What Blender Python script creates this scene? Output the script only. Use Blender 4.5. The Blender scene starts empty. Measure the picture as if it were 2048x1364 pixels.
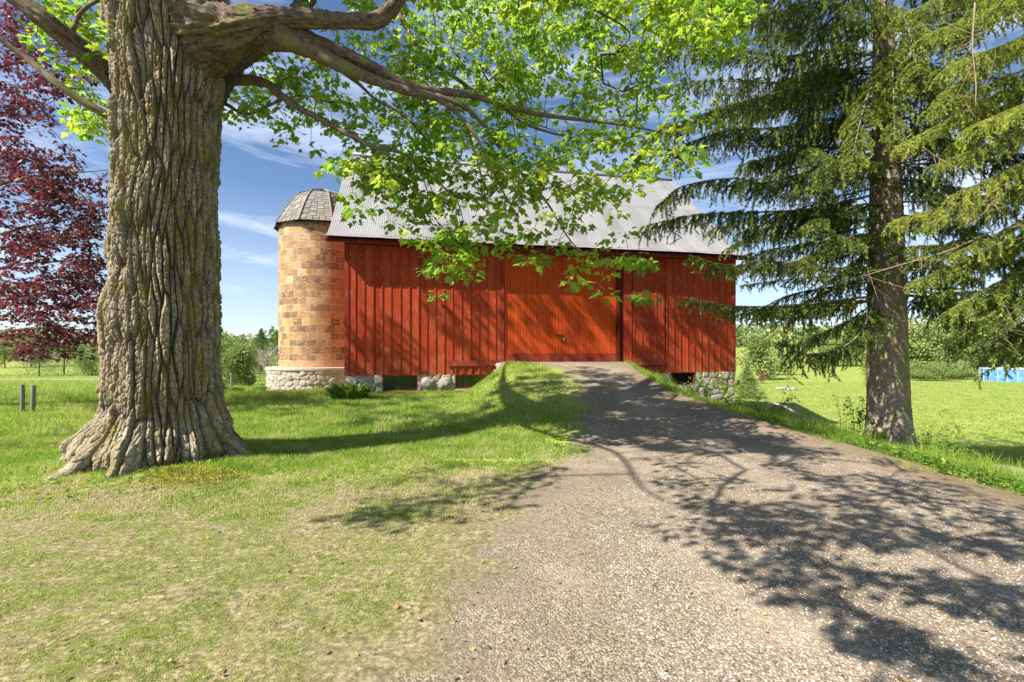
import bpy, math, random
import numpy as np
from mathutils import Vector, Matrix
R = math.radians
rng = np.random.default_rng(7)
random.seed(7)

# ------------------------------------------------------------------ camera
F, CX, HZ, CAMZ = 950.0, 1024.0, 703.0, 1.5
scn = bpy.context.scene
cam_d = bpy.data.cameras.new('camera'); cam = bpy.data.objects.new('camera', cam_d)
scn.collection.objects.link(cam); scn.camera = cam
cam.location = (0, 0, CAMZ); cam.rotation_euler = (R(90), 0, 0)
cam_d.sensor_width = 36; cam_d.lens = F/2048*36; cam_d.shift_y = (HZ-682)/2048
cam_d.clip_start = 0.05; cam_d.clip_end = 6000

# ------------------------------------------------------------------ light
PHI, ELEV = 32.0, 45.0
SUN = np.array([math.cos(R(PHI))*math.cos(R(ELEV)), math.sin(R(PHI))*math.cos(R(ELEV)), -math.sin(R(ELEV))])
sl = bpy.data.lights.new('sun', 'SUN'); sl.energy = 5.0; sl.angle = R(0.53); sl.color = (1.0, 0.93, 0.82)
so = bpy.data.objects.new('sun', sl); scn.collection.objects.link(so)
so.rotation_euler = Vector(SUN).to_track_quat('-Z', 'Y').to_euler(); so.location = (-20, -10, 30)

w = bpy.data.worlds.new('World'); scn.world = w; w.use_nodes = True
nt = w.node_tree; nt.nodes.clear()
def wn(t, **k):
    n = nt.nodes.new(t)
    for a, b in k.items(): setattr(n, a, b)
    return n
sky = wn('ShaderNodeTexSky', sky_type='NISHITA', sun_disc=False)
sky.sun_elevation = R(ELEV); sky.sun_rotation = R(238); sky.air_density = 1.0; sky.dust_density = 0.15; sky.ozone_density = 3.5
tc = wn('ShaderNodeTexCoord'); mp = wn('ShaderNodeMapping'); mp.inputs['Scale'].default_value = (1.0, 1.6, 7.0)
mp.inputs['Rotation'].default_value = (0.0, R(6), 0.0)
no = wn('ShaderNodeTexNoise'); no.inputs['Scale'].default_value = 2.1; no.inputs['Detail'].default_value = 7; no.inputs['Roughness'].default_value = .62
no.inputs['Distortion'].default_value = .5
rp = wn('ShaderNodeValToRGB'); rp.color_ramp.elements[0].position = .44; rp.color_ramp.elements[1].position = .72
rp.color_ramp.elements[1].color = (.8, .8, .8, 1)
mx = wn('ShaderNodeMix', data_type='RGBA'); mx.inputs['B'].default_value = (8.5, 9.6, 11.4, 1)
# pale band of thin cloud towards the horizon
sx = wn('ShaderNodeSeparateXYZ'); hz = wn('ShaderNodeMapRange'); hz.inputs['From Min'].default_value = 0.0; hz.inputs['From Max'].default_value = .30
hz.inputs['To Min'].default_value = .42; hz.inputs['To Max'].default_value = 0
mxm = wn('ShaderNodeMath', operation='MAXIMUM')
bg = wn('ShaderNodeBackground'); bg.inputs['Strength'].default_value = 0.053
out = wn('ShaderNodeOutputWorld')
L = nt.links.new
L(tc.outputs['Generated'], mp.inputs['Vector']); L(mp.outputs['Vector'], no.inputs['Vector']); L(no.outputs['Fac'], rp.inputs['Fac'])
L(tc.outputs['Generated'], sx.inputs[0]); L(sx.outputs['Z'], hz.inputs['Value'])
L(rp.outputs['Color'], mxm.inputs[0]); L(hz.outputs['Result'], mxm.inputs[1])
L(mxm.outputs[0], mx.inputs['Factor']); tn = wn('ShaderNodeMix', data_type='RGBA', blend_type='MULTIPLY'); tn.inputs['Factor'].default_value = 1; tn.inputs['B'].default_value = (1.05, 1.08, 1.16, 1); L(sky.outputs[0], tn.inputs['A']); L(tn.outputs['Result'], mx.inputs['A']); L(mx.outputs['Result'], bg.inputs['Color']); L(bg.outputs[0], out.inputs[0])
scn.view_settings.view_transform = 'Standard'; scn.view_settings.look = 'None'
scn.view_settings.exposure = 1.32; scn.view_settings.gamma = 1
scn.cycles.max_bounces = 6; scn.cycles.diffuse_bounces = 3; scn.cycles.transmission_bounces = 3; scn.cycles.transparent_max_bounces = 6
try: scn.cycles.use_denoising = True
except Exception: pass

# ------------------------------------------------------------------ helpers
def P(px, py, d): return np.array([(px-CX)/F*d, d, CAMZ+(HZ-py)/F*d])
def proj(p):
    p = np.asarray(p, float); y = np.maximum(p[..., 1], 1e-3)
    return CX+p[..., 0]/y*F, HZ-(p[..., 2]-CAMZ)/y*F
def ss(a, b, x): t = np.clip((x-a)/(b-a), 0, 1); return t*t*(3-2*t)
def hash3(i, j, k):
    h = (i.astype(np.int64)*374761393+j.astype(np.int64)*668265263+k.astype(np.int64)*2147483647) & 0xffffffff
    h = ((h ^ (h >> 13))*1274126177) & 0xffffffff
    h = ((h ^ (h >> 16))*2246822519) & 0xffffffff
    return ((h ^ (h >> 15)) & 0xffffff)/float(0xffffff)
def vn(x, y, z=0.0):
    x, y, z = np.broadcast_arrays(np.asarray(x, float), np.asarray(y, float), np.asarray(z, float))
    i, j, k = np.floor(x), np.floor(y), np.floor(z); a, b, c = x-i, y-j, z-k
    a, b, c = a*a*(3-2*a), b*b*(3-2*b), c*c*(3-2*c)
    def h(di, dj, dk): return hash3(i+di, j+dj, k+dk)
    x00 = h(0,0,0)*(1-a)+h(1,0,0)*a; x10 = h(0,1,0)*(1-a)+h(1,1,0)*a
    x01 = h(0,0,1)*(1-a)+h(1,0,1)*a; x11 = h(0,1,1)*(1-a)+h(1,1,1)*a
    return (x00*(1-b)+x10*b)*(1-c)+(x01*(1-b)+x11*b)*c
def fbm(x, y, z=0.0, o=4):
    s = 0; a = .5; t = 0
    for q in range(o):
        s = s+a*vn(np.asarray(x)*2**q+q*17.3, np.asarray(y)*2**q+q*5.1, np.asarray(z)*2**q); t += a; a *= .5
    return s/t
def vor(x, y, cell, seed=0):                    # F1, F2, id of jittered cells
    gx, gy = np.floor(x/cell), np.floor(y/cell)
    f1 = np.full(x.shape, 9e9); f2 = f1.copy(); idd = np.zeros(x.shape)
    for di in (-1, 0, 1):
        for dj in (-1, 0, 1):
            i, j = gx+di, gy+dj
            px = (i+.1+.8*hash3(i, j, np.full_like(i, seed)))*cell; py = (j+.1+.8*hash3(i, j, np.full_like(i, seed+7)))*cell
            d = np.hypot(px-x, py-y); n = d < f1
            f2 = np.where(n, f1, np.minimum(f2, d)); idd = np.where(n, hash3(i, j, np.full_like(i, seed+13)), idd); f1 = np.where(n, d, f1)
    return f1, f2, idd

def mesh(name, V, Fs, mat=None, parent=None, attrs=None, smooth=False, world=False):
    """V (n,3); Fs = one array or list of (k,3)/(k,4) index arrays"""
    V = np.asarray(V, np.float32)
    if not isinstance(Fs, (list, tuple)): Fs = [Fs]
    Fs = [np.asarray(f, np.int32) for f in Fs if len(f)]
    me = bpy.data.meshes.new(name)
    me.vertices.add(len(V)); me.vertices.foreach_set('co', V.ravel())
    loops = np.concatenate([f.ravel() for f in Fs]); sizes = np.concatenate([np.full(len(f), f.shape[1], np.int32) for f in Fs])
    me.loops.add(len(loops)); me.loops.foreach_set('vertex_index', loops)
    me.polygons.add(len(sizes)); st = np.concatenate([[0], np.cumsum(sizes)[:-1]]).astype(np.int32)
    me.polygons.foreach_set('loop_start', st)
    try: me.polygons.foreach_set('loop_total', sizes)
    except Exception: pass
    me.polygons.foreach_set('use_smooth', np.full(len(sizes), bool(smooth)))
    for k, a in (attrs or {}).items():
        a = np.asarray(a, np.float32)
        if a.ndim == 2:
            at = me.attributes.new(k, 'FLOAT_COLOR', 'POINT'); at.data.foreach_set('color', np.c_[a, np.ones(len(a))].astype(np.float32).ravel())
        else:
            at = me.attributes.new(k, 'FLOAT', 'POINT'); at.data.foreach_set('value', a)
    me.update(calc_edges=True); me.validate()
    o = bpy.data.objects.new(name, me); scn.collection.objects.link(o)
    if mat: me.materials.append(mat)
    if parent is not None:
        o.parent = parent
        if world: o.matrix_parent_inverse = parent.matrix_basis.inverted()
    return o
def tag(o, label=None, cat=None, group=None, kind=None):
    if label: o['label'] = label
    if cat: o['category'] = cat
    if group: o['group'] = group
    if kind: o['kind'] = kind
    return o
def empty(name, loc, rz=0, **k):
    o = bpy.data.objects.new(name, None); scn.collection.objects.link(o)
    o.location = tuple(float(q) for q in loc); o.rotation_euler = (0, 0, rz); o.empty_display_size = .2
    return tag(o, **k)

class MB:                                       # accumulates geometry (world or local)
    def __init__(s): s.V = []; s.Q = []; s.T = []; s.n = 0; s.A = []
    def add(s, V, Q=None, T=None, a=0.0):
        V = np.asarray(V, float).reshape(-1, 3)
        s.V.append(V); s.A.append(np.broadcast_to(np.asarray(a, float), (len(V),)))
        if Q is not None and len(Q): s.Q.append(np.asarray(Q, int).reshape(-1, 4)+s.n)
        if T is not None and len(T): s.T.append(np.asarray(T, int).reshape(-1, 3)+s.n)
        s.n += len(V)
    def box(s, x0, x1, y0, y1, z0, z1, a=0.0):
        v = [(x, y, z) for z in (z0, z1) for y in (y0, y1) for x in (x0, x1)]
        s.add(v, [(0,2,3,1),(4,5,7,6),(0,1,5,4),(2,6,7,3),(0,4,6,2),(1,3,7,5)], a=a)
    def tube(s, pts, rad, n=6, a=0.0, cap=True):
        pts = np.asarray(pts, float); m = len(pts); rad = np.broadcast_to(np.asarray(rad, float), (m,))
        t = np.gradient(pts, axis=0); t /= np.linalg.norm(t, axis=1)[:, None]+1e-9
        up = np.array([0, 0, 1.]) if abs(t[0, 2]) < .9 else np.array([1., 0, 0])
        u = np.cross(t[0], up); u /= np.linalg.norm(u); rings = []
        for i in range(m):
            u = u-t[i]*np.dot(u, t[i]); u /= np.linalg.norm(u)+1e-9; v = np.cross(t[i], u)
            th = np.arange(n)*2*math.pi/n
            rings.append(pts[i]+rad[i]*(np.cos(th)[:, None]*u+np.sin(th)[:, None]*v))
        V = np.concatenate(rings); Q = []
        k = np.arange(n); k2 = (k+1) % n
        for i in range(m-1): Q.append(np.c_[i*n+k, i*n+k2, (i+1)*n+k2, (i+1)*n+k])
        T = []
        if cap:
            V = np.r_[V, pts[-1:], pts[:1]]; T = np.r_[np.c_[(m-1)*n+k, (m-1)*n+k2, np.full(n, m*n)], np.c_[k2, k, np.full(n, m*n+1)]]
        s.add(V, np.concatenate(Q), T, a)
    def build(s, name, mat, parent=None, smooth=False, world=False, extra=None):
        V = np.concatenate(s.V); Fs = []
        if s.Q: Fs.append(np.concatenate(s.Q))
        if s.T: Fs.append(np.concatenate(s.T))
        at = {'v': np.concatenate(s.A)}
        if extra: at.update(extra)
        return mesh(name, V, Fs, mat, parent, at, smooth, world)

def spline(pts, step=.12):                      # Catmull-Rom through rows (any columns)
    pts = np.asarray(pts, float); out = []
    q = np.r_[[2*pts[0]-pts[1]], pts, [2*pts[-1]-pts[-2]]]
    for i in range(1, len(q)-2):
        n = max(1, int(np.linalg.norm(q[i+1][:3]-q[i][:3])/step))
        for k in range(n):
            t = k/n
            out.append(.5*((2*q[i])+(-q[i-1]+q[i+1])*t+(2*q[i-1]-5*q[i]+4*q[i+1]-q[i+2])*t*t+(-q[i-1]+3*q[i]-3*q[i+1]+q[i+2])*t**3))
    out.append(q[-2]); return np.array(out)

# ------------------------------------------------------------------ materials
def newmat(name):
    m = bpy.data.materials.new(name); m.use_nodes = True; n = m.node_tree; n.nodes.clear()
    return m, n
class NT:
    def __init__(s, name):
        s.m, s.t = newmat(name); s.out = s.t.nodes.new('ShaderNodeOutputMaterial')
    def n(s, t, ins=None, **k):
        x = s.t.nodes.new(t)
        for a, b in k.items(): setattr(x, a, b)
        for a, b in (ins or {}).items():
            if isinstance(b, bpy.types.NodeSocket): s.t.links.new(b, x.inputs[a])
            else: x.inputs[a].default_value = b
        return x
    def attr(s, name='v', o='Fac'): return s.n('ShaderNodeAttribute', attribute_name=name).outputs[o]
    def obj(s, sc=(1, 1, 1)):
        g = s.n('ShaderNodeNewGeometry'); return s.n('ShaderNodeMapping', {'Vector': g.outputs['Position'], 'Scale': sc}).outputs[0]
    def loc(s, sc=(1, 1, 1)):
        g = s.n('ShaderNodeTexCoord'); return s.n('ShaderNodeMapping', {'Vector': g.outputs['Object'], 'Scale': sc}).outputs[0]
    def noise(s, vec, sc, det=4, ro=.5, dist=0): return s.n('ShaderNodeTexNoise', {'Vector': vec, 'Scale': sc, 'Detail': det, 'Roughness': ro, 'Distortion': dist}).outputs['Fac']
    def vor(s, vec, sc, o='Distance', feat='F1'): return s.n('ShaderNodeTexVoronoi', {'Vector': vec, 'Scale': sc}, feature=feat).outputs[o]
    def ramp(s, fac, stops):
        r = s.n('ShaderNodeValToRGB', {'Fac': fac}); e = r.color_ramp.elements
        while len(e) < len(stops): e.new(.5)
        for q, (p, c) in zip(e, stops):
            q.position = p; q.color = tuple(c)+(1,) if len(c) == 3 else c
        return r.outputs['Color']
    def mix(s, f, a, b, mode='MIX'):
        x = s.n('ShaderNodeMix', data_type='RGBA', blend_type=mode); 
        for k, v in (('Factor', f), ('A', a), ('B', b)):
            if isinstance(v, bpy.types.NodeSocket): s.t.links.new(v, x.inputs[k if k != 'Factor' else 0] if k == 'Factor' else [i for i in x.inputs if i.name == k and i.type == 'RGBA'][0])
            elif k == 'Factor': x.inputs[0].default_value = v
            else: [i for i in x.inputs if i.name == k and i.type == 'RGBA'][0].default_value = tuple(v)+(1,) if len(v) == 3 else v
        return [o for o in x.outputs if o.type == 'RGBA'][0]
    def math(s, op, a, b=0.0, c=None, clamp=False):
        x = s.n('ShaderNodeMath', operation=op, use_clamp=clamp)
        for i, v in enumerate((a, b) if c is None else (a, b, c)):
            if isinstance(v, bpy.types.NodeSocket): s.t.links.new(v, x.inputs[i])
            else: x.inputs[i].default_value = v
        return x.outputs[0]
    def mr(s, v, a, b, c=0.0, d=1.0): return s.n('ShaderNodeMapRange', {'Value': v, 'From Min': a, 'From Max': b, 'To Min': c, 'To Max': d}).outputs[0]
    def bump(s, h, st=.5, dist=.02, nrm=None):
        x = s.n('ShaderNodeBump', {'Height': h, 'Strength': st, 'Distance': dist})
        if nrm: s.t.links.new(nrm, x.inputs['Normal'])
        return x.outputs[0]
    def fin(s, col, rough=.8, nrm=None, metal=0.0, spec=.3, trans=0.0, tcol=None):
        b = s.n('ShaderNodeBsdfPrincipled', {'Base Color': col if isinstance(col, bpy.types.NodeSocket) else tuple(col)+(1,), 'Roughness': rough, 'Metallic': metal, 'Specular IOR Level': spec})
        if nrm: s.t.links.new(nrm, b.inputs['Normal'])
        sh = b.outputs[0]
        if trans > 0:
            tr = s.n('ShaderNodeBsdfTranslucent', {'Color': tcol if tcol is not None else col})
            sh = s.n('ShaderNodeMixShader', {0: trans, 1: sh, 2: tr.outputs[0]}).outputs[0]
        s.t.links.new(sh, s.out.inputs[0]); return s.m

def leaf_mat(name, stops, tstops, trans=.45, rough=.5):
    m = NT(name); v = m.attr(); return m.fin(m.ramp(v, stops), rough, trans=trans, tcol=m.ramp(v, tstops), spec=.35)
M = {}
M['maple_leaf'] = leaf_mat('maple_leaf', [(0, (.07, .16, .014)), (.5, (.16, .28, .024)), (1, (.30, .38, .03))], [(0, (.22, .42, .03)), (.5, (.42, .60, .05)), (1, (.66, .72, .08))], .5)
M['red_leaf'] = leaf_mat('red_leaf', [(0, (.035, .016, .026)), (.6, (.085, .030, .040)), (1, (.20, .060, .055))], [(0, (.08, .018, .035)), (.6, (.19, .035, .055)), (1, (.40, .08, .07))], .36)
M['spruce'] = leaf_mat('spruce_needle', [(0, (.03, .05, .018)), (.4, (.085, .13, .028)), (.7, (.24, .29, .045)), (1, (.42, .46, .08))], [(0, (.09, .13, .03)), (.5, (.22, .30, .045)), (1, (.52, .58, .08))], .36, .6)
M['far_conifer'] = leaf_mat('far_conifer', [(0, (.03, .07, .03)), (1, (.10, .17, .06))], [(0, (.05, .12, .04)), (1, (.14, .24, .08))], .2, .7)
M['far_leaf'] = leaf_mat('far_leaf', [(0, (.09, .15, .04)), (.6, (.22, .28, .08)), (1, (.38, .40, .16))], [(0, (.1, .2, .03)), (1, (.38, .45, .1))], .3, .7)
M['weed'] = leaf_mat('weed_leaf', [(0, (.045, .11, .02)), (.6, (.11, .22, .03)), (1, (.28, .36, .05))], [(0, (.1, .25, .02)), (1, (.4, .5, .06))], .4)
M['red_bush'] = leaf_mat('russet_leaf', [(0, (.12, .05, .03)), (1, (.26, .12, .08))], [(0, (.2, .06, .04)), (1, (.3, .14, .08))], .3)
M['grass'] = leaf_mat('grass_blade', [(0, (.58, .50, .33)), (.3, (.42, .40, .18)), (.5, (.28, .36, .055)), (.8, (.19, .30, .03)), (1, (.09, .18, .02))], [(0, (.6, .5, .3)), (.5, (.48, .60, .07)), (1, (.26, .46, .04))], .4, .55)

def bark_mat():
    m = NT('maple_bark'); p = m.obj((1, 1, .35)); h = m.attr('v')
    n1 = m.noise(p, 9, 6, .65); n2 = m.noise(m.obj(), 1.7, 3, .6); n3 = m.noise(m.obj(), 55, 3, .7); n4 = m.noise(m.obj((1, 1, .6)), 4.2, 5, .7)
    base = m.ramp(n1, [(.25, (.19, .145, .09)), (.5, (.38, .31, .21)), (.72, (.62, .54, .42))])
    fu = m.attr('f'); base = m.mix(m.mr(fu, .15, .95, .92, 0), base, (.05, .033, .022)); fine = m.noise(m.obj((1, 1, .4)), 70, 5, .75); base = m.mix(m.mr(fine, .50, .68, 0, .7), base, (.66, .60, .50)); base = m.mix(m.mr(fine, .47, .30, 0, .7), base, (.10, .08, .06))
    moss = m.ramp(n3, [(.3, (.11, .11, .015)), (.7, (.34, .30, .04))])
    mk = m.mr(n4, .46, .62); mk = m.math('MULTIPLY', mk, m.mr(h, 0, 1, .05, .8))
    c = m.mix(mk, base, moss)
    lich = m.mr(m.noise(m.obj(), 13, 4, .7), .63, .70); c = m.mix(m.math('MULTIPLY', lich, .6), c, (.50, .50, .42))
    gold = m.mr(m.noise(m.obj(), 3.1, 4, .7), .62, .72); c = m.mix(m.math('MULTIPLY', gold, .5), c, (.38, .25, .05))
    b = m.bump(m.noise(m.obj((1, 1, .3)), 45, 7, .78), 1.0, .03); b = m.bump(m.vor(m.obj((1, 1, .3)), 50), .35, .008, b)
    return m.fin(c, .92, b, spec=.15)
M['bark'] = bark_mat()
def limb_mat(name, a, b_, sc=14):
    m = NT(name); n1 = m.noise(m.obj(), sc, 5, .65); n2 = m.noise(m.obj(), 3, 3, .6)
    c = m.mix(m.mr(n2, .5, .68), m.ramp(n1, [(.3, a), (.7, b_)]), (.17, .18, .06))
    return m.fin(c, .9, m.bump(m.noise(m.obj(), sc*4, 5, .7), .8, .012), spec=.15)
M['limb'] = limb_mat('limb_bark', (.055, .038, .026), (.23, .175, .125), 20)
M['twig'] = limb_mat('twig_bark', (.045, .032, .024), (.10, .07, .05))
M['spruce_bark'] = limb_mat('spruce_bark', (.13, .10, .078), (.42, .35, .28), 24)
M['dry_twig'] = limb_mat('dry_twig', (.24, .17, .11), (.38, .29, .20))
M['grey_twig'] = limb_mat('grey_twig', (.3, .26, .24), (.5, .45, .42))

def wood_mat(name, c0, c1, c2, grey=.25):
    m = NT(name); v = m.attr(); p = m.loc((1, 1, .07))
    g = m.noise(p, 34, 6, .62, .6); g2 = m.noise(m.loc((1, 1, .35)), 2.2, 4, .6); kn = m.noise(m.loc((1, 1, .5)), 7, 4, .7)
    c = m.mix(v, c0, c1); c = m.mix(m.mr(g, .42, .75, 0, .75), c, c2)
    c = m.mix(m.math('MULTIPLY', m.mr(kn, .54, .72), grey), c, (.42, .20, .13))
    c = m.mix(m.math('MULTIPLY', m.mr(m.noise(m.loc((1, 1, .25)), 16, 5, .7), .66, .72), .6), c, (.07, .015, .01))
    c = m.mix(m.mr(g2, .35, .7, 0, .45), c, c2); sz = m.n('ShaderNodeSeparateXYZ', {0: m.loc()}).outputs[2]; dirt = m.math('MULTIPLY', m.mr(sz, .65, 1.5, 1, 0), m.mr(m.noise(m.loc((1, 1, .3)), 8, 5, .7), .4, .65)); c = m.mix(m.math('MULTIPLY', dirt, .6), c, (.20, .09, .05))
    fl = m.mr(m.noise(m.loc((1, 1, .4)), 45, 4, .75), .62, .70); c = m.mix(m.math('MULTIPLY', fl, .55), c, (.52, .26, .18))
    b = m.bump(g, .55, .012)
    return m.fin(c, .8, b, spec=.08)
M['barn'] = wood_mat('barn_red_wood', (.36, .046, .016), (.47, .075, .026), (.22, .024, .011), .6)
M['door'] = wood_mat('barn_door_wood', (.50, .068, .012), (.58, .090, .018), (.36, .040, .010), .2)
M['trim'] = wood_mat('barn_trim_wood', (.26, .034, .022), (.34, .05, .03), (.16, .02, .014), .6)
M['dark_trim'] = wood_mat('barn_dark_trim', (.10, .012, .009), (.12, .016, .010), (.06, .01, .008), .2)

def roof_mat():
    m = NT('corrugated_roof'); v = m.attr()
    n = m.noise(m.loc((1, .5, .5)), 1.3, 4, .6); n2 = m.noise(m.loc((3, .15, .15)), 9, 4, .6)
    c = m.mix(v, (.20, .20, .20), (.285, .282, .28)); c = m.mix(m.mr(n, .45, .75, 0, .4), c, (.42, .37, .35)); c = m.mix(m.mr(n2, .55, .8, 0, .35), c, (.30, .25, .23))
    return m.fin(c, .52, None, .25, .4)
M['roof'] = roof_mat()
def stone_mat(name, stops, mortar, big=1.0):
    m = NT(name); v = m.attr('v'); e = m.attr('e')
    c = m.ramp(v, stops); n = m.noise(m.obj(), 14*big, 6, .7); c = m.mix(m.mr(n, .35, .7, 0, .8), c, (.20, .17, .15)); c = m.mix(m.mr(m.noise(m.obj((1, 1, 3)), 30, 5, .7), .5, .7, 0, .5), c, (.62, .57, .50))
    c = m.mix(m.math('MULTIPLY', e, .9), c, mortar)
    return m.fin(c, .9, m.bump(m.noise(m.obj(), 40, 5, .7), .8, .015), spec=.2)
M['stone'] = stone_mat('field_stone', [(0, (.26, .25, .25)), (.3, (.45, .40, .36)), (.55, (.36, .27, .22)), (.8, (.52, .46, .40)), (1, (.22, .23, .25))], (.33, .28, .22))
def block_mat():
    m = NT('silo_tile'); c = m.attr('c', 'Color'); p = m.obj((1, 1, 1))
    n = m.noise(m.obj((1, 1, 1.6)), 3.2, 6, .72, 1.5); n2 = m.noise(p, 2, 3, .6)
    c = m.mix(m.mr(n, .42, .64, 0, .8), c, m.mix(m.mr(m.noise(m.obj((1, 1, 2)), 7, 5, .7), .42, .6), (.17, .095, .05), (.60, .42, .23)))
    return m.fin(c, .5, m.bump(m.noise(p, 30, 4, .6), .4, .01), spec=.4)
M['tile'] = block_mat()
def plain(name, c, r=.7, metal=0, c2=None, sc=20, bump=.3):
    m = NT(name); n = m.noise(m.obj(), sc, 5, .6)
    c2 = c2 or tuple(q*.65 for q in c)
    return m.fin(m.mix(m.mr(n, .35, .7), c, c2), r, m.bump(n, bump, .01), metal)
M['mortar'] = plain('mortar', (.66, .57, .44)); M['concrete'] = plain('concrete', (.50, .45, .38), .85)
def shingle_mat():
    m = NT('asphalt_shingle'); v = m.attr(); n = m.noise(m.obj(), 9, 5, .7); c = m.ramp(v, [(0, (.11, .105, .10)), (.5, (.17, .16, .15)), (1, (.24, .23, .215))])
    c = m.mix(m.mr(n, .4, .7, 0, .5), c, (.36, .33, .27)); return m.fin(c, .9, m.bump(m.noise(m.obj(), 120, 3, .7), .6, .01))
M['shingle'] = shingle_mat()
M['post'] = plain('weathered_post', (.22, .21, .20), .9); M['metal'] = plain('dark_metal', (.06, .055, .05), .5, .6); M['brass'] = plain('pale_padlock', (.75, .73, .70), .35, .5)
M['pool'] = plain('pool_blue', (.04, .16, .50), .45, 0, (.16, .34, .62), 2.5); M['poolw'] = plain('pool_rail', (.55, .62, .70), .4)
M['rock'] = plain('rock', (.34, .30, .26), .9, 0, (.17, .16, .15), 9, .9); M['dark'] = plain('interior_dark', (.012, .011, .010), .9)
m = NT('window_glass'); M['glass'] = m.fin((.02, .025, .022), .08, spec=.6)
M['path'] = plain('pale_path', (.52, .46, .36), .9)

# ------------------------------------------------------------------ terrain
def XR(y): return np.interp(y, [-5, 1, 5, 7.5, 10, 12, 15, 17, 20], [6.4, 6.0, 5.5, 5.3, 4.5, 3.95, 3.95, 4.15, 4.2])
def XL(y): return np.interp(y, [-5, 1, 2.2, 4.1, 5, 6.3, 8.5, 11.5, 14, 16, 17.3, 20], [-2.6, -.9, -.44, -.1, .15, .7, 1.15, 1.85, 1.9, 1.3, -.25, -.3])
def H(x, y):
    x = np.asarray(x, float); y = np.asarray(y, float)
    N = -np.interp(x, [4.5, 5.6, 8, 9.3, 12.5, 15], [0, .10, .5, .85, 1.9, 2.05])
    N = N*ss(-8, 2, y) 
    lf = ss(-5, -10, x) if False else 1-ss(-11, -5, x)
    N = N-lf*(.35*ss(15.5, 21, y)+.75*ss(20, 45, y))
    mid = (1-ss(2, 9, x))*(1-lf); N = N-mid*1.0*ss(28, 60, y)
    # far ground rises again
    N = N+ss(75, 170, y)*np.where(x > 0, 5.0, 1.2)+ss(170, 900, y)*np.where(x > 0, 14, 3)
    zr = np.interp(y, [6.5, 8, 12, 16, 17, 30], [0, .06, .52, 1.03, 1.10, 1.10])
    sl_ = np.interp(y, [8, 12, 16.5, 18], [.14, .32, .70, .95]); sr_ = np.interp(y, [8, 12, 17], [.35, .5, .72])
    xl = np.interp(y, [7, 10, 14, 18], [-.8, .0, .1, -.3])
    ramp = zr-np.maximum(0, xl-x)*sl_-np.maximum(0, x-XR(y))*sr_
    ramp = np.where((y > 6.5) & (y < 22), ramp, -9)
    k = .12; hh = np.clip(.5+.5*(ramp-N)/k, 0, 1); z = N*(1-hh)+ramp*hh+k*hh*(1-hh)-(.03*(ramp < -8))*0
    z = z+.03*(fbm(x*.6, y*.6, 3)-.5)*np.clip(1, 0, 1)+.012*(fbm(x*4, y*4, 9)-.5)
    # moss hummock and soil raised round the maple foot
    r = np.hypot(x+4.75, y-6.5); z = z+.10*(1-ss(.8, 2.0, r))
    return z
def gravel_mask(x, y):                          # >0 inside
    return np.minimum(x-XL(y), XR(y)+.1-x)
def axis(vals):
    return np.unique(np.concatenate(vals))
ys = axis([np.arange(-6, 1, .5), np.arange(1, 8, .06), np.arange(8, 19, .09), np.arange(19, 40, .4), np.geomspace(40, 3000, 90)])
xs = axis([-np.geomspace(16, 3000, 70)[::-1], np.arange(-16, -7, .25), np.arange(-7, 13, .08), np.arange(13, 30, .4), np.geomspace(30, 3000, 60)])
def ground_attrs(X, Y):
    g = gravel_mask(X, Y)
    grav = .5+g*.9
    lush = ss(4.4, 7.2, Y+.35*(-X-2)*0.6)      # how green the lawn is
    lush = np.where(X > 4, 1.0, lush)
    lush = lush*(1-.5*np.exp(-((Y-12.5)/2.5)**2)*ss(-1.5, .5, X)*(1-ss(4, 6, X)))
    return np.clip(grav, 0, 1), np.clip(lush, 0, 1)
def mulch_at(x, y): t = x-XR(y); return np.clip(np.exp(-((t-.15)/.55)**2)*1.1, 0, 1)*(1-ss(15, 17, y))
def track_at(x, y):
    c = XL(y)*.45+XR(y)*.55-.9+.15*np.sin(y*.5); return np.clip(np.exp(-((x-c-.75)/.28)**2)+np.exp(-((x-c+.75)/.28)**2), 0, 1)
def sheet(name, xs, ys, mat, dz=0.0, **k):
    X, Y = np.meshgrid(xs, ys); Z = H(X, Y)+dz
    V = np.c_[X.ravel(), Y.ravel(), Z.ravel()]; nx = len(xs); i = np.arange(len(ys)-1)[:, None]*nx+np.arange(nx-1)
    Q = np.stack([i, i+1, i+1+nx, i+nx], -1).reshape(-1, 4)
    g, l = ground_attrs(X.ravel(), Y.ravel()); return mesh(name, V, Q, mat, attrs={'grav': g, 'lush': l, 'mulch': mulch_at(X.ravel(), Y.ravel()), 'track': track_at(X.ravel(), Y.ravel())}, smooth=True, **k)
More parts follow.
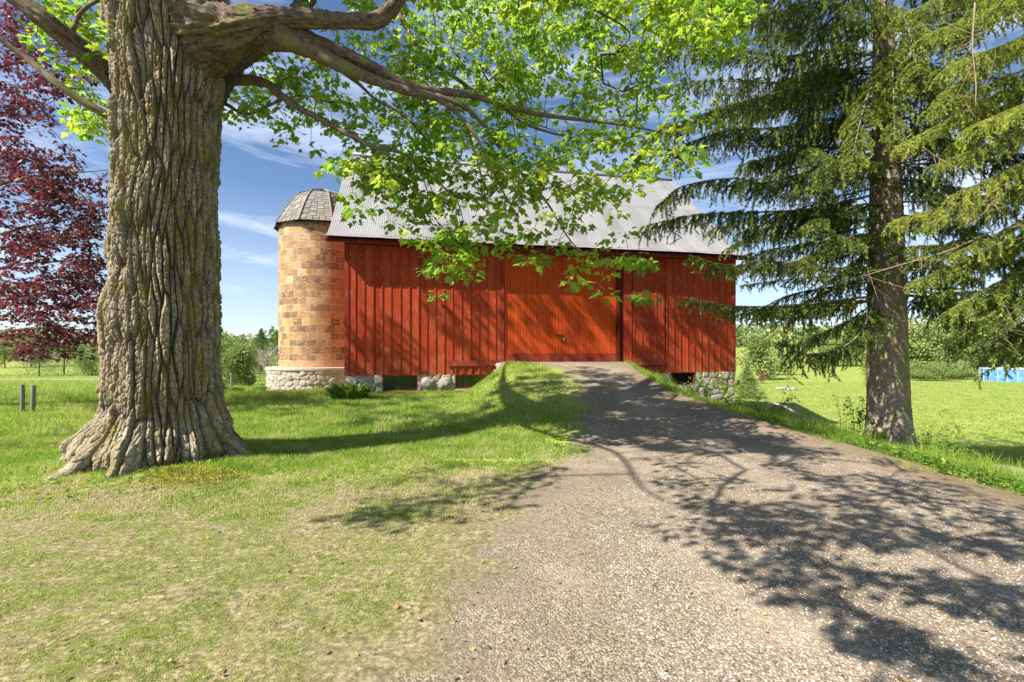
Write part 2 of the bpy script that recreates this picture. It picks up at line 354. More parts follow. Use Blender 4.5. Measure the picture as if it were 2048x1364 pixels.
def ground_mat():
    m = NT('ground_surface'); p = m.obj(); grav = m.attr('grav'); lush = m.attr('lush')
    # gravel
    n_big = m.noise(p, .9, 4, .6); cell = m.vor(p, 84, 'Color'); dist = m.vor(p, 84); cell2 = m.vor(p, 38, 'Color')
    cs = m.n('ShaderNodeSeparateColor', {0: cell}).outputs[0]; cs2 = m.n('ShaderNodeSeparateColor', {0: cell2}).outputs[1]
    st = m.ramp(m.math('MULTIPLY_ADD', cs, .7, m.math('MULTIPLY', cs2, .3)), [(0, (.072, .056, .038)), (.3, (.215, .175, .122)), (.65, (.345, .295, .215)), (1, (.52, .45, .36))])
    st = m.mix(m.mr(dist, .35, .75, 0, .75), st, (.085, .062, .043))
    st = m.mix(m.mr(n_big, .52, .72, 0, .55), st, (.44, .36, .27)); st = m.mix(m.mr(m.noise(p, 2.3, 4, .65), .55, .75, 0, .4), st, (.20, .15, .105))
    tr = m.math('MULTIPLY', m.attr('track'), m.mr(m.noise(p, 1.8, 5, .7), .35, .6)); st = m.mix(m.math('MULTIPLY', tr, .55), st, m.mix(cs2, (.26, .205, .155), (.46, .38, .29)))
    mid = m.mr(m.noise(m.obj((1, .5, 1)), 1.1, 5, .7), .50, .66); st = m.mix(m.math('MULTIPLY', mid, .45), st, (.13, .10, .072))
    # soil and turf
    n1 = m.noise(p, 2.6, 6, .7); n2 = m.noise(p, 26, 6, .75); n3 = m.noise(p, 90, 4, .8); nb = m.noise(p, .5, 4, .6)
    dry = m.ramp(n2, [(.36, (.07, .06, .03)), (.5, (.21, .18, .09)), (.66, (.46, .39, .25))])
    dry = m.mix(m.mr(n1, .46, .62, 0, .6), dry, (.15, .18, .04))
    green = m.ramp(n2, [(.3, (.10, .15, .015)), (.5, (.24, .32, .035)), (.72, (.42, .48, .09))])
    green = m.mix(m.mr(nb, .45, .65, 0, .5), green, (.37, .39, .14)); green = m.mix(m.mr(n3, .5, .75, 0, .35), green, (.07, .12, .02))
    lf = m.math('ADD', lush, m.math('MULTIPLY', m.math('SUBTRACT', n1, .5), 1.2), clamp=True)
    turf = m.mix(m.mr(lf, .25, .75), dry, green)
    e = m.math('ADD', grav, m.math('MULTIPLY', m.math('SUBTRACT', m.noise(p, 1.3, 7, .72), .5), 1.9))
    e = m.math('ADD', e, m.math('MULTIPLY', m.math('SUBTRACT', n2, .5), .5)); mk = m.mr(e, .38, .62)
    dk = m.mr(m.noise(p, 11, 4, .7), .52, .40); turf = m.mix(m.math('MULTIPLY', dk, .6), turf, (.075, .065, .03))
    c = m.mix(mk, turf, st)
    tz = m.math('MULTIPLY', m.mr(m.math('ABSOLUTE', m.math('SUBTRACT', e, .55)), .0, .8, 1, 0), m.mr(m.noise(p, 1.6, 5, .7), .42, .58)); c = m.mix(m.math('MULTIPLY', tz, .75), c, m.ramp(n2, [(.3, (.10, .075, .055)), (.7, (.30, .24, .18))]))
    mul = m.attr('mulch'); c = m.mix(m.math('MULTIPLY', mul, m.mr(n1, .3, .6, .4, .95)), c, m.ramp(n2, [(.3, (.09, .06, .035)), (.55, (.21, .15, .085)), (.75, (.34, .26, .15))]))
    hgt = m.math('ADD', m.math('MULTIPLY', m.math('SUBTRACT', 1.0, dist), mk), m.math('MULTIPLY', n2, 1.0))
    return m.fin(c, .95, m.bump(hgt, .8, .009), spec=.1)
M['ground'] = ground_mat()
tag(sheet('ground', xs, ys, M['ground']), kind='structure')
# the gravel drive is a sheet of its own, 6 mm proud
def drive():
    yy = np.arange(.9, 17.9, .06); n = 90; V = []; 
    for y in yy:
        a, b = XL(y)+.25+.12*(vn(y*2.1, 4)-.5), XR(y)-.1+.12*(vn(y*2.3, 9)-.5)
        xx = np.linspace(a, b, n); V.append(np.c_[xx, np.full(n, y), H(xx, y)+.006])
    V = np.concatenate(V); i = np.arange(len(yy)-1)[:, None]*n+np.arange(n-1); Q = np.stack([i, i+1, i+1+n, i+n], -1).reshape(-1, 4)
    g, l = ground_attrs(V[:, 0], V[:, 1]); return mesh('gravel_driveway', V, Q, M['ground'], attrs={'grav': np.maximum(g, .5), 'lush': l, 'mulch': mulch_at(V[:, 0], V[:, 1]), 'track': track_at(V[:, 0], V[:, 1])}, smooth=True)
tag(drive(), kind='structure')
def path():
    V = []; xx = np.linspace(-60, -24, 80)
    yc = 43+(-xx-24)*.02
    for k, dy in enumerate((-.45, .45)): V.append(np.c_[xx, yc+dy, H(xx, yc+dy)+.05])
    V = np.concatenate(V); i = np.arange(79); return mesh('path', V, np.c_[i, i+1, i+81, i+80], M['path'])
tag(path(), kind='structure')

# ------------------------------------------------------------------ barn
BA = math.atan2(.206, .978); C0 = (-5.83, 16.7, 0.0)
BL, BD = 15.45, 12.0
WX, WN = np.array([math.cos(BA), math.sin(BA)]), np.array([-math.sin(BA), math.cos(BA)])
def barn_w(s, y, z): q = np.array(C0[:2])+s*WX+y*WN; return np.array([q[0], q[1], z])
def s_of(px): u = (px-CX)/F; return (u*C0[1]-C0[0])/(WX[0]-u*WX[1])
def z_of(px, py): s = s_of(px); return CAMZ+(HZ-py)/F*(C0[1]+s*WX[1])
barn = empty('barn', C0, BA, label='long red board-and-batten barn with corrugated metal roof and fieldstone foundation', cat='barn')
Z0, Z1 = .66, 5.62
D0, D1 = s_of(1008), s_of(1232); DZ0, DZ1 = 1.10, 5.17
ROOFP = [(-.60, 5.42), (-.05, 5.60), (.25, 5.76), (.6, 6.0), (1.0, 6.32), (1.6, 6.84), (6.0, 10.80)]
def boards(mb, s0, s1, z0, z1, bw=.31, y0=0.0, th=.03, gap=.002, batten=True, bwid=.052, bth=.024, skipz=None):
    s = s0; k = 0
    while s < s1-.02:
        e = min(s+bw*(.93+.14*random.random()), s1); e = s1 if s1-e < .09 else e
        a = random.random(); off = random.uniform(-.004, .004)
        dz = random.uniform(-.03, .0) if z0 < .8 else 0
        # each board is a slightly wavy strip of its own
        n = 10; zz = np.linspace(z0+dz, z1, n); wv = .004*(np.array([vn(q*1.3, s*7) for q in zz])-.5)
        V = [];
        for i in range(n): V += [(s+gap, y0-th+off+wv[i], zz[i]), (e-gap, y0-th+off-wv[i], zz[i])]
        for i in range(n): V += [(s+gap, y0, zz[i]), (e-gap, y0, zz[i])]
        Q = []
        for i in range(n-1):
            b = 2*i; Q += [(b, b+1, b+3, b+2), (b+2*n, b, b+2, b+2+2*n), (b+1, b+1+2*n, b+3+2*n, b+3)]
        Q += [(0, 2*n, 2*n+1, 1)]
        mb.add(V, Q, a=a)
        if batten and e < s1-.02:
            x = e+random.uniform(-.006, .006); h = bwid/2*random.uniform(.85, 1.15); t = bth*random.uniform(.8, 1.1); wv = .008*(np.array([vn(q*.7, s*3+9) for q in zz])-.5)
            V = []
            for i in range(n): V += [(x-h+wv[i], y0-th-.001, zz[i]), (x-h*.85+wv[i], y0-th-t, zz[i]), (x+h*.85+wv[i], y0-th-t, zz[i]), (x+h+wv[i], y0-th-.001, zz[i])]
            Q = []
            for i in range(n-1):
                b = 4*i; Q += [(b+j, b+j+1, b+j+5, b+j+4) for j in range(3)]
            Q += [(0, 3, 2, 1)]; mb.add(V, Q, a=random.random()*.7)
        s = e; k += 1
random.seed(3)
mb = MB(); boards(mb, 0, D0-.14, Z0, Z1); boards(mb, D1+.30, BL, Z0, Z1); boards(mb, D0-.14, D1+.30, DZ1+.30, Z1)
mb.box(0, D0, .002, .10, Z0+.02, Z1-.05); mb.box(D1, BL, .002, .10, Z0+.02, Z1-.05); mb.box(D0+.001, D1-.001, .002, .10, DZ1, Z1-.05)
mb.build('front_wall', M['barn'], barn)
for sx_, nm in ((0.0, 0), (BL, 1)):             # gable walls of boards
    mb = MB(); sgn = -1 if nm == 0 else 1; yy = 0.1
    while yy < BD-.01:
        e = min(yy+.31, BD); top = lambda q: (np.interp(min(q, BD-q), [p[0] for p in ROOFP], [p[1] for p in ROOFP])-.05)
        V = [(sx_, yy, .3), (sx_, e-.004, .3), (sx_, e-.004, top(e)), (sx_, yy, top(yy)), (sx_-sgn*.05, yy, .3), (sx_-sgn*.05, e-.004, .3), (sx_-sgn*.05, e-.004, top(e)), (sx_-sgn*.05, yy, top(yy))]
        mb.add(V, [(0,1,2,3),(7,6,5,4),(0,4,5,1),(1,5,6,2),(3,2,6,7),(0,3,7,4)], a=random.random())
        x_ = sx_+sgn*.018; mb.box(min(x_, sx_), max(x_, sx_), e-.025, e+.02 if e < BD else e, .3, top(e)-.02, a=.3); yy = e
    mb.build('gable_wall', M['barn'], barn)
mb = MB(); boards(mb, 0, BL, .3, Z1, y0=BD, th=-.03, batten=False); mb.build('back_wall', M['barn'], barn)
# corner boards
for a_, b_ in ((-.05, .09), (BL-.09, BL+.05)):
    mb = MB(); mb.box(a_, b_, -.055, -.031, Z0-.01, 5.42, .3); mb.build('corner_board', M['trim'], barn)
# roof
def roof(front):
    per = .076; nper = int((BL+1.30)/per); S = 6
    s = np.arange(nper*S+1)/S*per-.65; wv = .0042*np.cos(2*math.pi*s/per)
    prof = spline(np.array([(0, p[0], p[1]) for p in ROOFP]), .12)[:, 1:]
    prof = prof[np.r_[True, np.linalg.norm(np.diff(prof, axis=0), axis=1) > 1e-4]]
    tn = np.gradient(prof, axis=0); tn /= np.linalg.norm(tn, axis=1)[:, None]; nr = np.c_[-tn[:, 1], tn[:, 0]]
    L_ = np.r_[0, np.cumsum(np.linalg.norm(np.diff(prof, axis=0), axis=1))]
    sag = .05*np.sin((s+.65)/(BL+1.3)*math.pi)[None, :]
    col = np.floor((s+.65)/.66); row = np.floor(L_/2.45+.0)
    att = hash3(col[None, :]+0*row[:, None], row[:, None]+0*col[None, :], np.full((len(row), len(col)), 5.)); lap = ((L_ % 2.45)/2.45)[:, None]
    wob = .012*(fbm(s[None, :]*.9, L_[:, None]*1.1, 2)-.5)
    step = -.012*lap
    amp = wv[None, :]+wob+step+.006*(hash3(col[None, :]+0*row[:, None], row[:, None]+0*col[None, :], np.full((len(row), len(col)), 9.)))
    Y = prof[:, 0:1]+nr[:, 0:1]*amp; Z = prof[:, 1:2]+nr[:, 1:2]*amp-sag*np.clip((prof[:, 1:2]-6)/4.8, 0, 1); X = np.broadcast_to(s[None, :], Y.shape)
    lapdark = ((L_[:, None] % 2.45) < .09)*.55
    if not front: Y = BD-Y
    nx = len(s); V = np.c_[X.ravel(), Y.ravel(), Z.ravel()]; i = np.arange(len(L_)-1)[:, None]*nx+np.arange(nx-1)
    Q = np.stack([i, i+1, i+1+nx, i+nx], -1).reshape(-1, 4)
    if not front: Q = Q[:, ::-1]
    return mesh('roof', V, Q, M['roof'], barn, {'v': np.clip(att-lapdark, 0, 1).ravel()}, smooth=True)
rf = roof(True); rb = roof(False)
mb = MB(); mb.tube([(-.68, 6, 10.84), (BL/2, 6, 10.79), (BL+.68, 6, 10.84)], .07, 8); mb.build('ridge_cap', M['roof'], rf, smooth=True)
# roof deck / soffit, fascia and barge boards
mb = MB(); pr = ROOFP
for side in (0, 1):
    for i in range(len(pr)-1):
        (y0, z0), (y1, z1) = pr[i], pr[i+1]; y0 = y0+.06 if i == 0 else y0
        f = (lambda y: y) if side == 0 else (lambda y: BD-y)
        for (xa, xb) in ((-.60, BL+.60),):
            V = [(xa, f(y0), z0-.15), (xb, f(y0), z0-.15), (xb, f(y1), z1-.24), (xa, f(y1), z1-.24), (xa, f(y0), z0-.07), (xb, f(y0), z0-.07), (xb, f(y1), z1-.17), (xa, f(y1), z1-.17)]
            mb.add(V, [(0,1,2,3),(7,6,5,4),(0,4,5,1),(1,5,6,2),(2,6,7,3),(3,7,4,0)], a=.3)
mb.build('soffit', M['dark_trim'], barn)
mb = MB(); mb.box(-.58, BL+.58, -.50, -.465, 5.23, 5.30, .4); mb.box(-.02, BL+.02, -.12, -.06, 5.24, 5.27, .2); mb.build('fascia', M['trim'], barn)
# big sliding doors
hd = MB(); hd.box(s_of(958), D1+.34, -.13, -.032, DZ1+.02, DZ1+.20, .5); hd.box(s_of(958), D1+.34, -.15, -.132, DZ1-.02, DZ1+.12, .2); hd.build('door_header', M['trim'], barn)
DM = s_of(1124)
for k, (a, b) in enumerate(((D0+.01, DM-.008), (DM+.008, D1-.01))):
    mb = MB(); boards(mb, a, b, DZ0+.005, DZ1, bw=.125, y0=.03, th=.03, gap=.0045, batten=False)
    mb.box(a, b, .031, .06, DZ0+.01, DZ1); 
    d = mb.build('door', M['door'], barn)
    r_ = MB(); r_.box(a+.005, b-.005, -.028, -.001, DZ0+.01, z_of(1124, 707), .3); r_.build('bottom_rail', M['trim'], d)
    if k == 0:
        h = MB(); hs, hz_ = s_of(1118), z_of(1118, 672)
        h.box(hs-.10, hs+.16, -.02, -.004, hz_, hz_+.035); h.box(hs+.10, hs+.16, -.05, -.021, hz_-.02, hz_+.05); h.build('hasp', M['metal'], d)
    else:
        h = MB(); hs, hz_ = s_of(1127), z_of(1127, 678)
        h.box(hs-.028, hs+.028, -.05, -.022, hz_-.05, hz_+.01); h.tube([(hs-.018, -.036, hz_+.01), (hs-.016, -.036, hz_+.045), (hs, -.036, hz_+.058), (hs+.016, -.036, hz_+.045), (hs+.018, -.036, hz_+.01)], .006, 6); h.build('padlock', M['brass'], d)
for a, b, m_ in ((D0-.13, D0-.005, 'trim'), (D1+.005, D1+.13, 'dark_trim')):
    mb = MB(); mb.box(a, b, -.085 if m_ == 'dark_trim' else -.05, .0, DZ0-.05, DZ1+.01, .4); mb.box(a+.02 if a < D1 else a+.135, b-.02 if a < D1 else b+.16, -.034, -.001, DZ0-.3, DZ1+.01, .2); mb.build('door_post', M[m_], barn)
mb = MB(); mb.box(D0-.1, D1+.13, -.28, .0, .80, DZ0-.006, .4); mb.build('threshold', M['concrete'], barn)
# small board door at right with frame
a, b = s_of(1266), s_of(1326); zt = z_of(1300, 528); zb = z_of(1300, 722)
mb = MB(); mb.box(a, b, -.058, -.050, zb, zt, .1); s_ = a+.02
for k in range(5):
    x_ = a+.03+k*(b-a-.06)/4; mb.box(x_-.026, x_+.026, -.078, -.0585, zb, zt-.02, .5)
sd = mb.build('side_door', M['barn'], barn)
mb = MB(); mb.box(a-.07, b+.07, -.10, -.051, zt+.002, zt+.09, .3); mb.box(a-.03, a-.002, -.075, -.051, zb, zt, .2); mb.box(b+.002, b+.03, -.075, -.051, zb, zt, .2); mb.build('door_frame', M['trim'], sd)
mb = MB(); hs, hz_ = s_of(1328), z_of(1328, 616); mb.box(hs-.05, hs+.10, -.10, -.0755, hz_-.02, hz_+.02); mb.build('latch', M['metal'], sd)
for p0, p1, ya, yb in ((895, 997, 721, 732), (1250, 1328, 719, 730)):
    a, b = s_of(p0), s_of(p1); mb = MB(); zt, zb = z_of(p0, ya), z_of(p0, yb)
    n = 12; xx = np.linspace(a, b, n)
    mb.box(a, b, -.10, -.052, zb, zt, .4)
    for k in range(1, 7):
        x_ = a+(b-a)*k/6.6; mb.box(x_-.022, x_+.022, -.075, -.0515, Z0-.01, zb-.002, .6)
    mb.build('skirt_plank', M['trim'], barn)
mb = MB(); hs, hz_ = s_of(886), z_of(886, 610); mb.box(hs-.10, hs+.10, -.15, -.0505, hz_-.025, hz_+.03, .9); mb.build('cleat', M['trim'], barn)
# stone foundation with window openings
def stones(name, fn, u0, u1, v0, v1, parent, cell=.34, step=.028, amp=.07, world=False, seed=0, hole=None):
    u = np.arange(u0, u1+step/2, step); v = np.arange(v0, v1+step/2, step); U, W = np.meshgrid(u, v)
    wu = U+.10*(vn(U*3, W*3, seed)-.5); wv_ = W+.10*(vn(U*3+50, W*3, seed)-.5)
    f1, f2, idd = vor(wu, wv_*1.25, cell, seed); e = f2-f1
    up = np.clip(e/.09, 0, 1)**.5; disp = amp*up*(.6+.7*idd)+.03*(fbm(U*9, W*9, seed)-.5)
    V = fn(U, W, disp); nx = len(u); i = np.arange(len(v)-1)[:, None]*nx+np.arange(nx-1)
    if hole is not None: i = i[~hole(U[:-1, :-1]+step/2, W[:-1, :-1]+step/2)]
    Q = np.stack([i, i+1, i+1+nx, i+nx], -1).reshape(-1, 4)
    return mesh(name, V.reshape(-1, 3), Q, M['stone'], parent, {'v': idd.ravel(), 'e': (1-np.clip(e/.045, 0, 1)).ravel()}, smooth=True, world=world)
W1 = (s_of(766), s_of(836), z_of(800, 783), Z0-.005); W2 = (s_of(910), s_of(973), z_of(940, 778), Z0-.005); W3 = (s_of(1341), s_of(1390), z_of(1365, 771), Z0-.005)
def hole(u, v):
    r = np.zeros(u.shape, bool)
    for a, b, c, d in (W1, W2, W3): r |= (u > a) & (u < b) & (v > c)
    return r
fo = stones('foundation', lambda U, W, D: np.stack([U, .04-D, W], -1), -.02, BL+.02, -2.2, Z0+.0, barn, hole=hole, cell=.42, amp=.09)
stones('foundation_return', lambda U, W, D: np.stack([BL+.0+D-.04, U, W], -1), .0, BD, -2.4, Z0, barn, seed=5, step=.06)
stones('foundation_return', lambda U, W, D: np.stack([.04-D, BD-U, W], -1), .0, BD, -2.0, Z0, barn, seed=6, step=.06)
# two big boulders set in the wall between the windows
def boulder(c, r, seed, parent, name='boulder', mat='rock', world=False):
    n = 28; th = np.linspace(0, 2*math.pi, n*2, endpoint=False); ph = np.linspace(-math.pi/2, math.pi/2, n); TH, PH = np.meshgrid(th, ph)
    d = np.stack([np.cos(PH)*np.cos(TH), np.cos(PH)*np.sin(TH), np.sin(PH)], -1)
    k = 1+.30*(fbm(d[..., 0]*1.6+seed, d[..., 1]*1.6, d[..., 2]*1.6+seed)-.5)*2+.06*(fbm(d[..., 0]*9+seed, d[..., 1]*9, d[..., 2]*9)-.5)
    V = np.asarray(c)+d*k[..., None]*np.asarray(r); nx = n*2; i = np.arange(n-1)[:, None]*nx+np.arange(nx)[None, :]; j = np.arange(n-1)[:, None]*nx+(np.arange(nx)[None, :]+1) % nx
    return mesh(name, V.reshape(-1, 3), np.stack([i, j, j+nx, i+nx], -1).reshape(-1, 4), M[mat], parent, {'v': np.full(n*nx, .5)}, smooth=True, world=world)
for px_, r in ((856, .27), (890, .27)): boulder((s_of(px_), .02, z_of(px_, 766)), (r, .16, r*.98), px_, barn)
for k, (a, b, c, d) in enumerate((W1, W2, W3)):
    mb = MB(); t = .045
    mb.box(a, b, -.0, .28, c, c+t, .4); mb.box(a, b, .0, .28, d-t, d, .4); mb.box(a, a+t, .0, .28, c+t, d-t, .4); mb.box(b-t, b, .0, .28, c+t, d-t, .4)
    fr = mb.build('window', M['trim'] if k < 2 else M['dark_trim'], barn)
    if k < 2:
        mb = MB(); mb.box(a+t, b-t, .10, .108, c+t, d-t); mb.build('pane', M['glass'], fr)
        mb = MB()
        for q in (1, 2, 3): x_ = a+(b-a)*q/4; mb.box(x_-.006, x_+.006, .085, .099, c+t, d-t)
        mb.box(a+t, b-t, .086, .098, (c+d)/2-.006, (c+d)/2+.006); mb.build('muntin', M['metal'], fr)
        mb = MB(); mb.box(a-.03, b+.03, -.09, -.001, c-.05, c-.002); mb.build('sill', M['concrete'], fr)
    mb = MB(); mb.box(a-.2, b+.2, .30, .9, c-.3, d); mb.build('dark_void', M['dark'], fr)
# stones set in the left shoulder of the ramp, against the wall
random.seed(31)
for k in range(15):
    u = k/14; boulder((D0-.12-.62*u+random.uniform(-.06, .06), -.16-.30*(k % 3)-random.uniform(0, .1), 1.0-.98*u+random.uniform(-.04, .02)), (random.uniform(.12, .2), random.uniform(.12, .2), random.uniform(.10, .15)), 70+k, barn, 'edge_stone', 'rock')

# ------------------------------------------------------------------ silo
SC = np.array([-9.31, 23.5]); SR = 2.02
silo = empty('silo', (SC[0], SC[1], 0), 0, label='round tan tile silo with shingled domed roof beside the barn', cat='silo')
def silo_body():
    mb = MB(); rows = 21; z0, z1 = .76, 7.50; hh = (z1-z0)/rows; nb = 30; cols = []
    pal = np.array([(.42, .28, .145), (.50, .36, .20), (.34, .215, .11), (.25, .15, .08), (.54, .41, .25), (.38, .24, .11), (.29, .185, .11), (.17, .10, .065), (.42, .26, .10)])
    for r in range(rows):
        off = .5*(r % 2)
        for k in range(nb):
            t0 = (k+off)/nb*2*math.pi; t1 = (k+1+off)/nb*2*math.pi; g = .009/SR; n = 5; th = np.linspace(t0+g, t1-g, n)
            rr = SR+random.uniform(-.001, .003); za, zb = z0+r*hh+.009, z0+(r+1)*hh-.009; V = []
            for t in th: V += [(rr*math.cos(t), rr*math.sin(t), za), (rr*math.cos(t), rr*math.sin(t), zb)]
            for t in th: V += [((SR-.03)*math.cos(t), (SR-.03)*math.sin(t), za), ((SR-.03)*math.cos(t), (SR-.03)*math.sin(t), zb)]
            Q = [];
            for i in range(n-1): b = 2*i; Q += [(b, b+2, b+3, b+1), (b+1, b+3, b+3+2*n, b+1+2*n), (b, b+2*n, b+2+2*n, b+2)]
            Q += [(0, 1, 1+2*n, 2*n), (2*n-2, 4*n-2, 4*n-1, 2*n-1)]
            mb.add(V, Q, a=0.0); c = pal[random.randrange(len(pal))]*random.uniform(.6, 1.0)*np.array([1.0, .90, .78])
            if r == 0: c = np.array([.46, .24, .12])
            cols.append(np.tile(c, (len(V), 1)))
    o = mb.build('body', M['tile'], silo, extra={'c': np.concatenate(cols)})
    mb = MB(); n = 96; th = np.arange(n)*2*math.pi/n; V = np.r_[np.c_[(SR-.004)*np.cos(th), (SR-.004)*np.sin(th), np.full(n, z0)], np.c_[(SR-.004)*np.cos(th), (SR-.004)*np.sin(th), np.full(n, z1)]]
    k = np.arange(n); mb.add(V, np.c_[k, (k+1) % n, (k+1) % n+n, k+n]); mb.build('mortar_joint', M['mortar'], o, smooth=True)
silo_body()
RB = 2.55
stones('foundation', lambda U, W, D: np.stack([(RB-.08+D)*np.cos(U/RB), (RB-.08+D)*np.sin(U/RB), W], -1), math.pi*.75*RB, math.pi*2.02*RB, -1.2, .70, silo, cell=.3, step=.035, seed=21)
mb = MB(); n = 64; th = np.arange(n)*2*math.pi/n; k = np.arange(n)
V = np.concatenate([np.c_[r*np.cos(th), r*np.sin(th), np.full(n, z)] for r, z in ((RB+.02, .66), (RB+.03, .76), (SR-.1, .775))]); mb.add(V, np.r_[np.c_[k, (k+1) % n, (k+1) % n+n, k+n], np.c_[k+n, (k+1) % n+n, (k+1) % n+2*n, k+2*n]]); mb.build('foundation_cap', M['concrete'], silo)
def silo_roof():
    NS = 10; mb = MB(); lev = [(2.27, 7.42), (1.92, 8.05), (1.50, 8.70), (1.15, 9.08)]; apex = (0, 9.48)
    sh_ = .28
    for k in range(NS):
        t0, t1 = (k+.35)/NS*2*math.pi, (k+1.35)/NS*2*math.pi
        pts = lev+[(.02, apex[1])]; 
        dist = [0]
        for i in range(len(pts)-1): dist.append(dist[-1]+math.hypot(pts[i+1][0]-pts[i][0], pts[i+1][1]-pts[i][1]))
        rr = lambda d: np.interp(d, dist, [p[0] for p in pts]); zz = lambda d: np.interp(d, dist, [p[1] for p in pts])
        rows = int(dist[-1]/.15); e0 = np.array([math.cos(t0), math.sin(t0)]); e1 = np.array([math.cos(t1), math.sin(t1)])
        for r in range(rows):
            d0, d1 = r*.15, min((r+1)*.15+.02, dist[-1]); wid = np.linalg.norm(e1-e0)*rr(d0); nn = max(1, int(round(wid/.30))); u0 = 0
            for q in range(nn):
                ua, ub = q/nn, (q+1)/nn; ua2, ub2 = ua+.012, ub-.012; lift = .022+.012*((q+r) % 2)
                def pt(u, d, l):
                    xy = (e0*(1-u)+e1*u)*(rr(d)+l*.7); return (xy[0], xy[1], zz(d)+l*.6)
                dd = .05*((q+r) % 2)
                V = [pt(ua2, max(0, d0-dd), lift), pt(ub2, max(0, d0-dd), lift), pt(ub2, d1, .006), pt(ua2, d1, .006), pt(ua2, max(0, d0-dd), 0), pt(ub2, max(0, d0-dd), 0)]
                mb.add(V, [(0, 1, 2, 3), (4, 5, 1, 0)], [(4, 0, 3), (5, 2, 1)], a=random.random())
        xy0 = [(e0*p[0], e1*p[0], p[1]) for p in pts]
        V = []
        for a_, b_, z in xy0: V += [(a_[0], a_[1], z), (b_[0], b_[1], z)]
        mb.add(V, [(2*i, 2*i+1, 2*i+3, 2*i+2) for i in range(len(pts)-1)], a=.1)
        rd = [np.array([e0[0]*(p[0]+.02), e0[1]*(p[0]+.02), p[1]+.03]) for p in pts]; mb.tube(rd, .035, 5, a=.7)
    return mb.build('roof', M['shingle'], silo)
rr_ = silo_roof()
mb = MB(); n = 40; th = np.arange(n)*2*math.pi/n; k = np.arange(n)
V = np.concatenate([np.c_[r*np.cos(th), r*np.sin(th), np.full(n, z)] for r, z in ((SR-.05, 7.44), (2.17, 7.36), (2.18, 7.43))]); mb.add(V, np.r_[np.c_[k, (k+1) % n, (k+1) % n+n, k+n], np.c_[k+n, (k+1) % n+n, (k+1) % n+2*n, k+2*n]]); mb.build('eave', M['dark'], rr_)

# ------------------------------------------------------------------ foliage tools
def maple_leaf_shape():
    o = [(0, 0), (.30, -.10), (.22, .10), (.52, .22), (.34, .34), (.40, .46), (.16, .50), (0, 1.0), (-.16, .50), (-.40, .46), (-.34, .34), (-.52, .22), (-.22, .10), (-.30, -.10)]
    o = [(.0, .0), (.28, -.06), (.24, .12), (.55, .30), (.30, .40), (.20, .62), (0, .98), (-.20, .62), (-.30, .40), (-.55, .30), (-.24, .12), (-.28, -.06)]
    V = np.array([(x, y, 0) for x, y in o]+[(0, .33, 0)]); c = len(o); V[:, 2] = -.22*np.abs(V[:, 0])-.12*V[:, 1]**2
    T = [(c, i, (i+1) % c) for i in range(c)]; return V, np.array(T)
def simple_leaf_shape():
    V = np.array([(0, 0, 0), (.42, .3, -.08), (.2, .62, -.06), (0, 1, -.1), (-.2, .62, -.06), (-.42, .3, -.08)]); return V, np.array([(0, 1, 2), (0, 2, 3), (0, 3, 4), (0, 4, 5)])
def scatter(shape, pos, fwd, nrm, size, col):
    """instances of a small shape; fwd = local y, nrm ~ local z"""
    V, T = shape; n = len(pos)
    f = fwd/(np.linalg.norm(fwd, axis=1)[:, None]+1e-9); x = np.cross(f, nrm); x /= np.linalg.norm(x, axis=1)[:, None]+1e-9; z = np.cross(x, f)
    W = pos[:, None, :]+size[:, None, None]*(V[None, :, 0:1]*x[:, None]+V[None, :, 1:2]*f[:, None]+V[None, :, 2:3]*z[:, None])
    Fc = (T[None]+(np.arange(n)*len(V))[:, None, None]).reshape(-1, 3)
    return W.reshape(-1, 3), Fc, np.repeat(col, len(V))
def rdir(n, zs=1.0, zb=0.0):
    d = rng.normal(size=(n, 3)); d[:, 2] = d[:, 2]*zs+zb; return d/np.linalg.norm(d, axis=1)[:, None]
class Leaves:
    def __init__(s): s.V = []; s.F = []; s.A = []; s.n = 0
    def add(s, V, Fc, A): s.V.append(V); s.F.append(Fc+s.n); s.A.append(A); s.n += len(V)
    def build(s, name, mat, parent, world=True): return mesh(name, np.concatenate(s.V), np.concatenate(s.F), mat, parent, {'v': np.concatenate(s.A)}, False, world)

def grow(seg_nodes, targets, droop=.08, seed=1, step=.22, kmax=1.6):
    """connect every target to the growing skeleton; returns list of polylines with child counts"""
    g = np.random.default_rng(seed)
    nodes = np.array([n[:3] for n in seg_nodes]); cap = 400000
    N = np.empty((len(nodes)+len(targets)*14, 3)); N[:len(nodes)] = nodes; cnt = len(nodes)
    par = np.full(len(N), -1); load = np.zeros(len(N)); 
    d0 = np.array([np.min(np.linalg.norm(nodes-t, axis=1)) for t in targets]); order = np.argsort(d0)
    lines = []
    for ti in order:
        t = targets[ti]; dd = np.linalg.norm(N[:cnt]-t, axis=1)
        # prefer nodes not far along
        j = int(np.argmin(dd)); L_ = dd[j]
        if L_ < 1e-3: continue
        k = max(1, int(L_/step)); a = N[j]; off = g.normal(size=3)*.07*L_; idx = [j]; pts = [a]
        for q in range(1, k+1):
            u = q/k; p = a*(1-u)+t*u+off*math.sin(math.pi*u)+np.array([0, 0, droop*L_*math.sin(math.pi*u)])+(g.normal(size=3)*.018 if q < k else 0)
            if cnt < len(N):
                N[cnt] = p; par[cnt] = idx[-1]; idx.append(cnt); cnt += 1
            pts.append(p)
        i = idx[-1]
        while i >= 0: load[i] += 1; i = par[i]
        lines.append(idx)
    return N[:cnt], par[:cnt], load[:cnt], lines
def twigs_mesh(N, load, lines, r0=.0032, ex=.42, n=4, rmax=.03):
    mb = MB()
    for idx in lines:
        if len(idx) < 2: continue
        r = np.minimum(r0*np.maximum(load[idx], 1)**ex, rmax); r[0] = min(r[0], r[1]*1.15)
        mb.tube(N[idx], r, n, cap=False)
    return mb

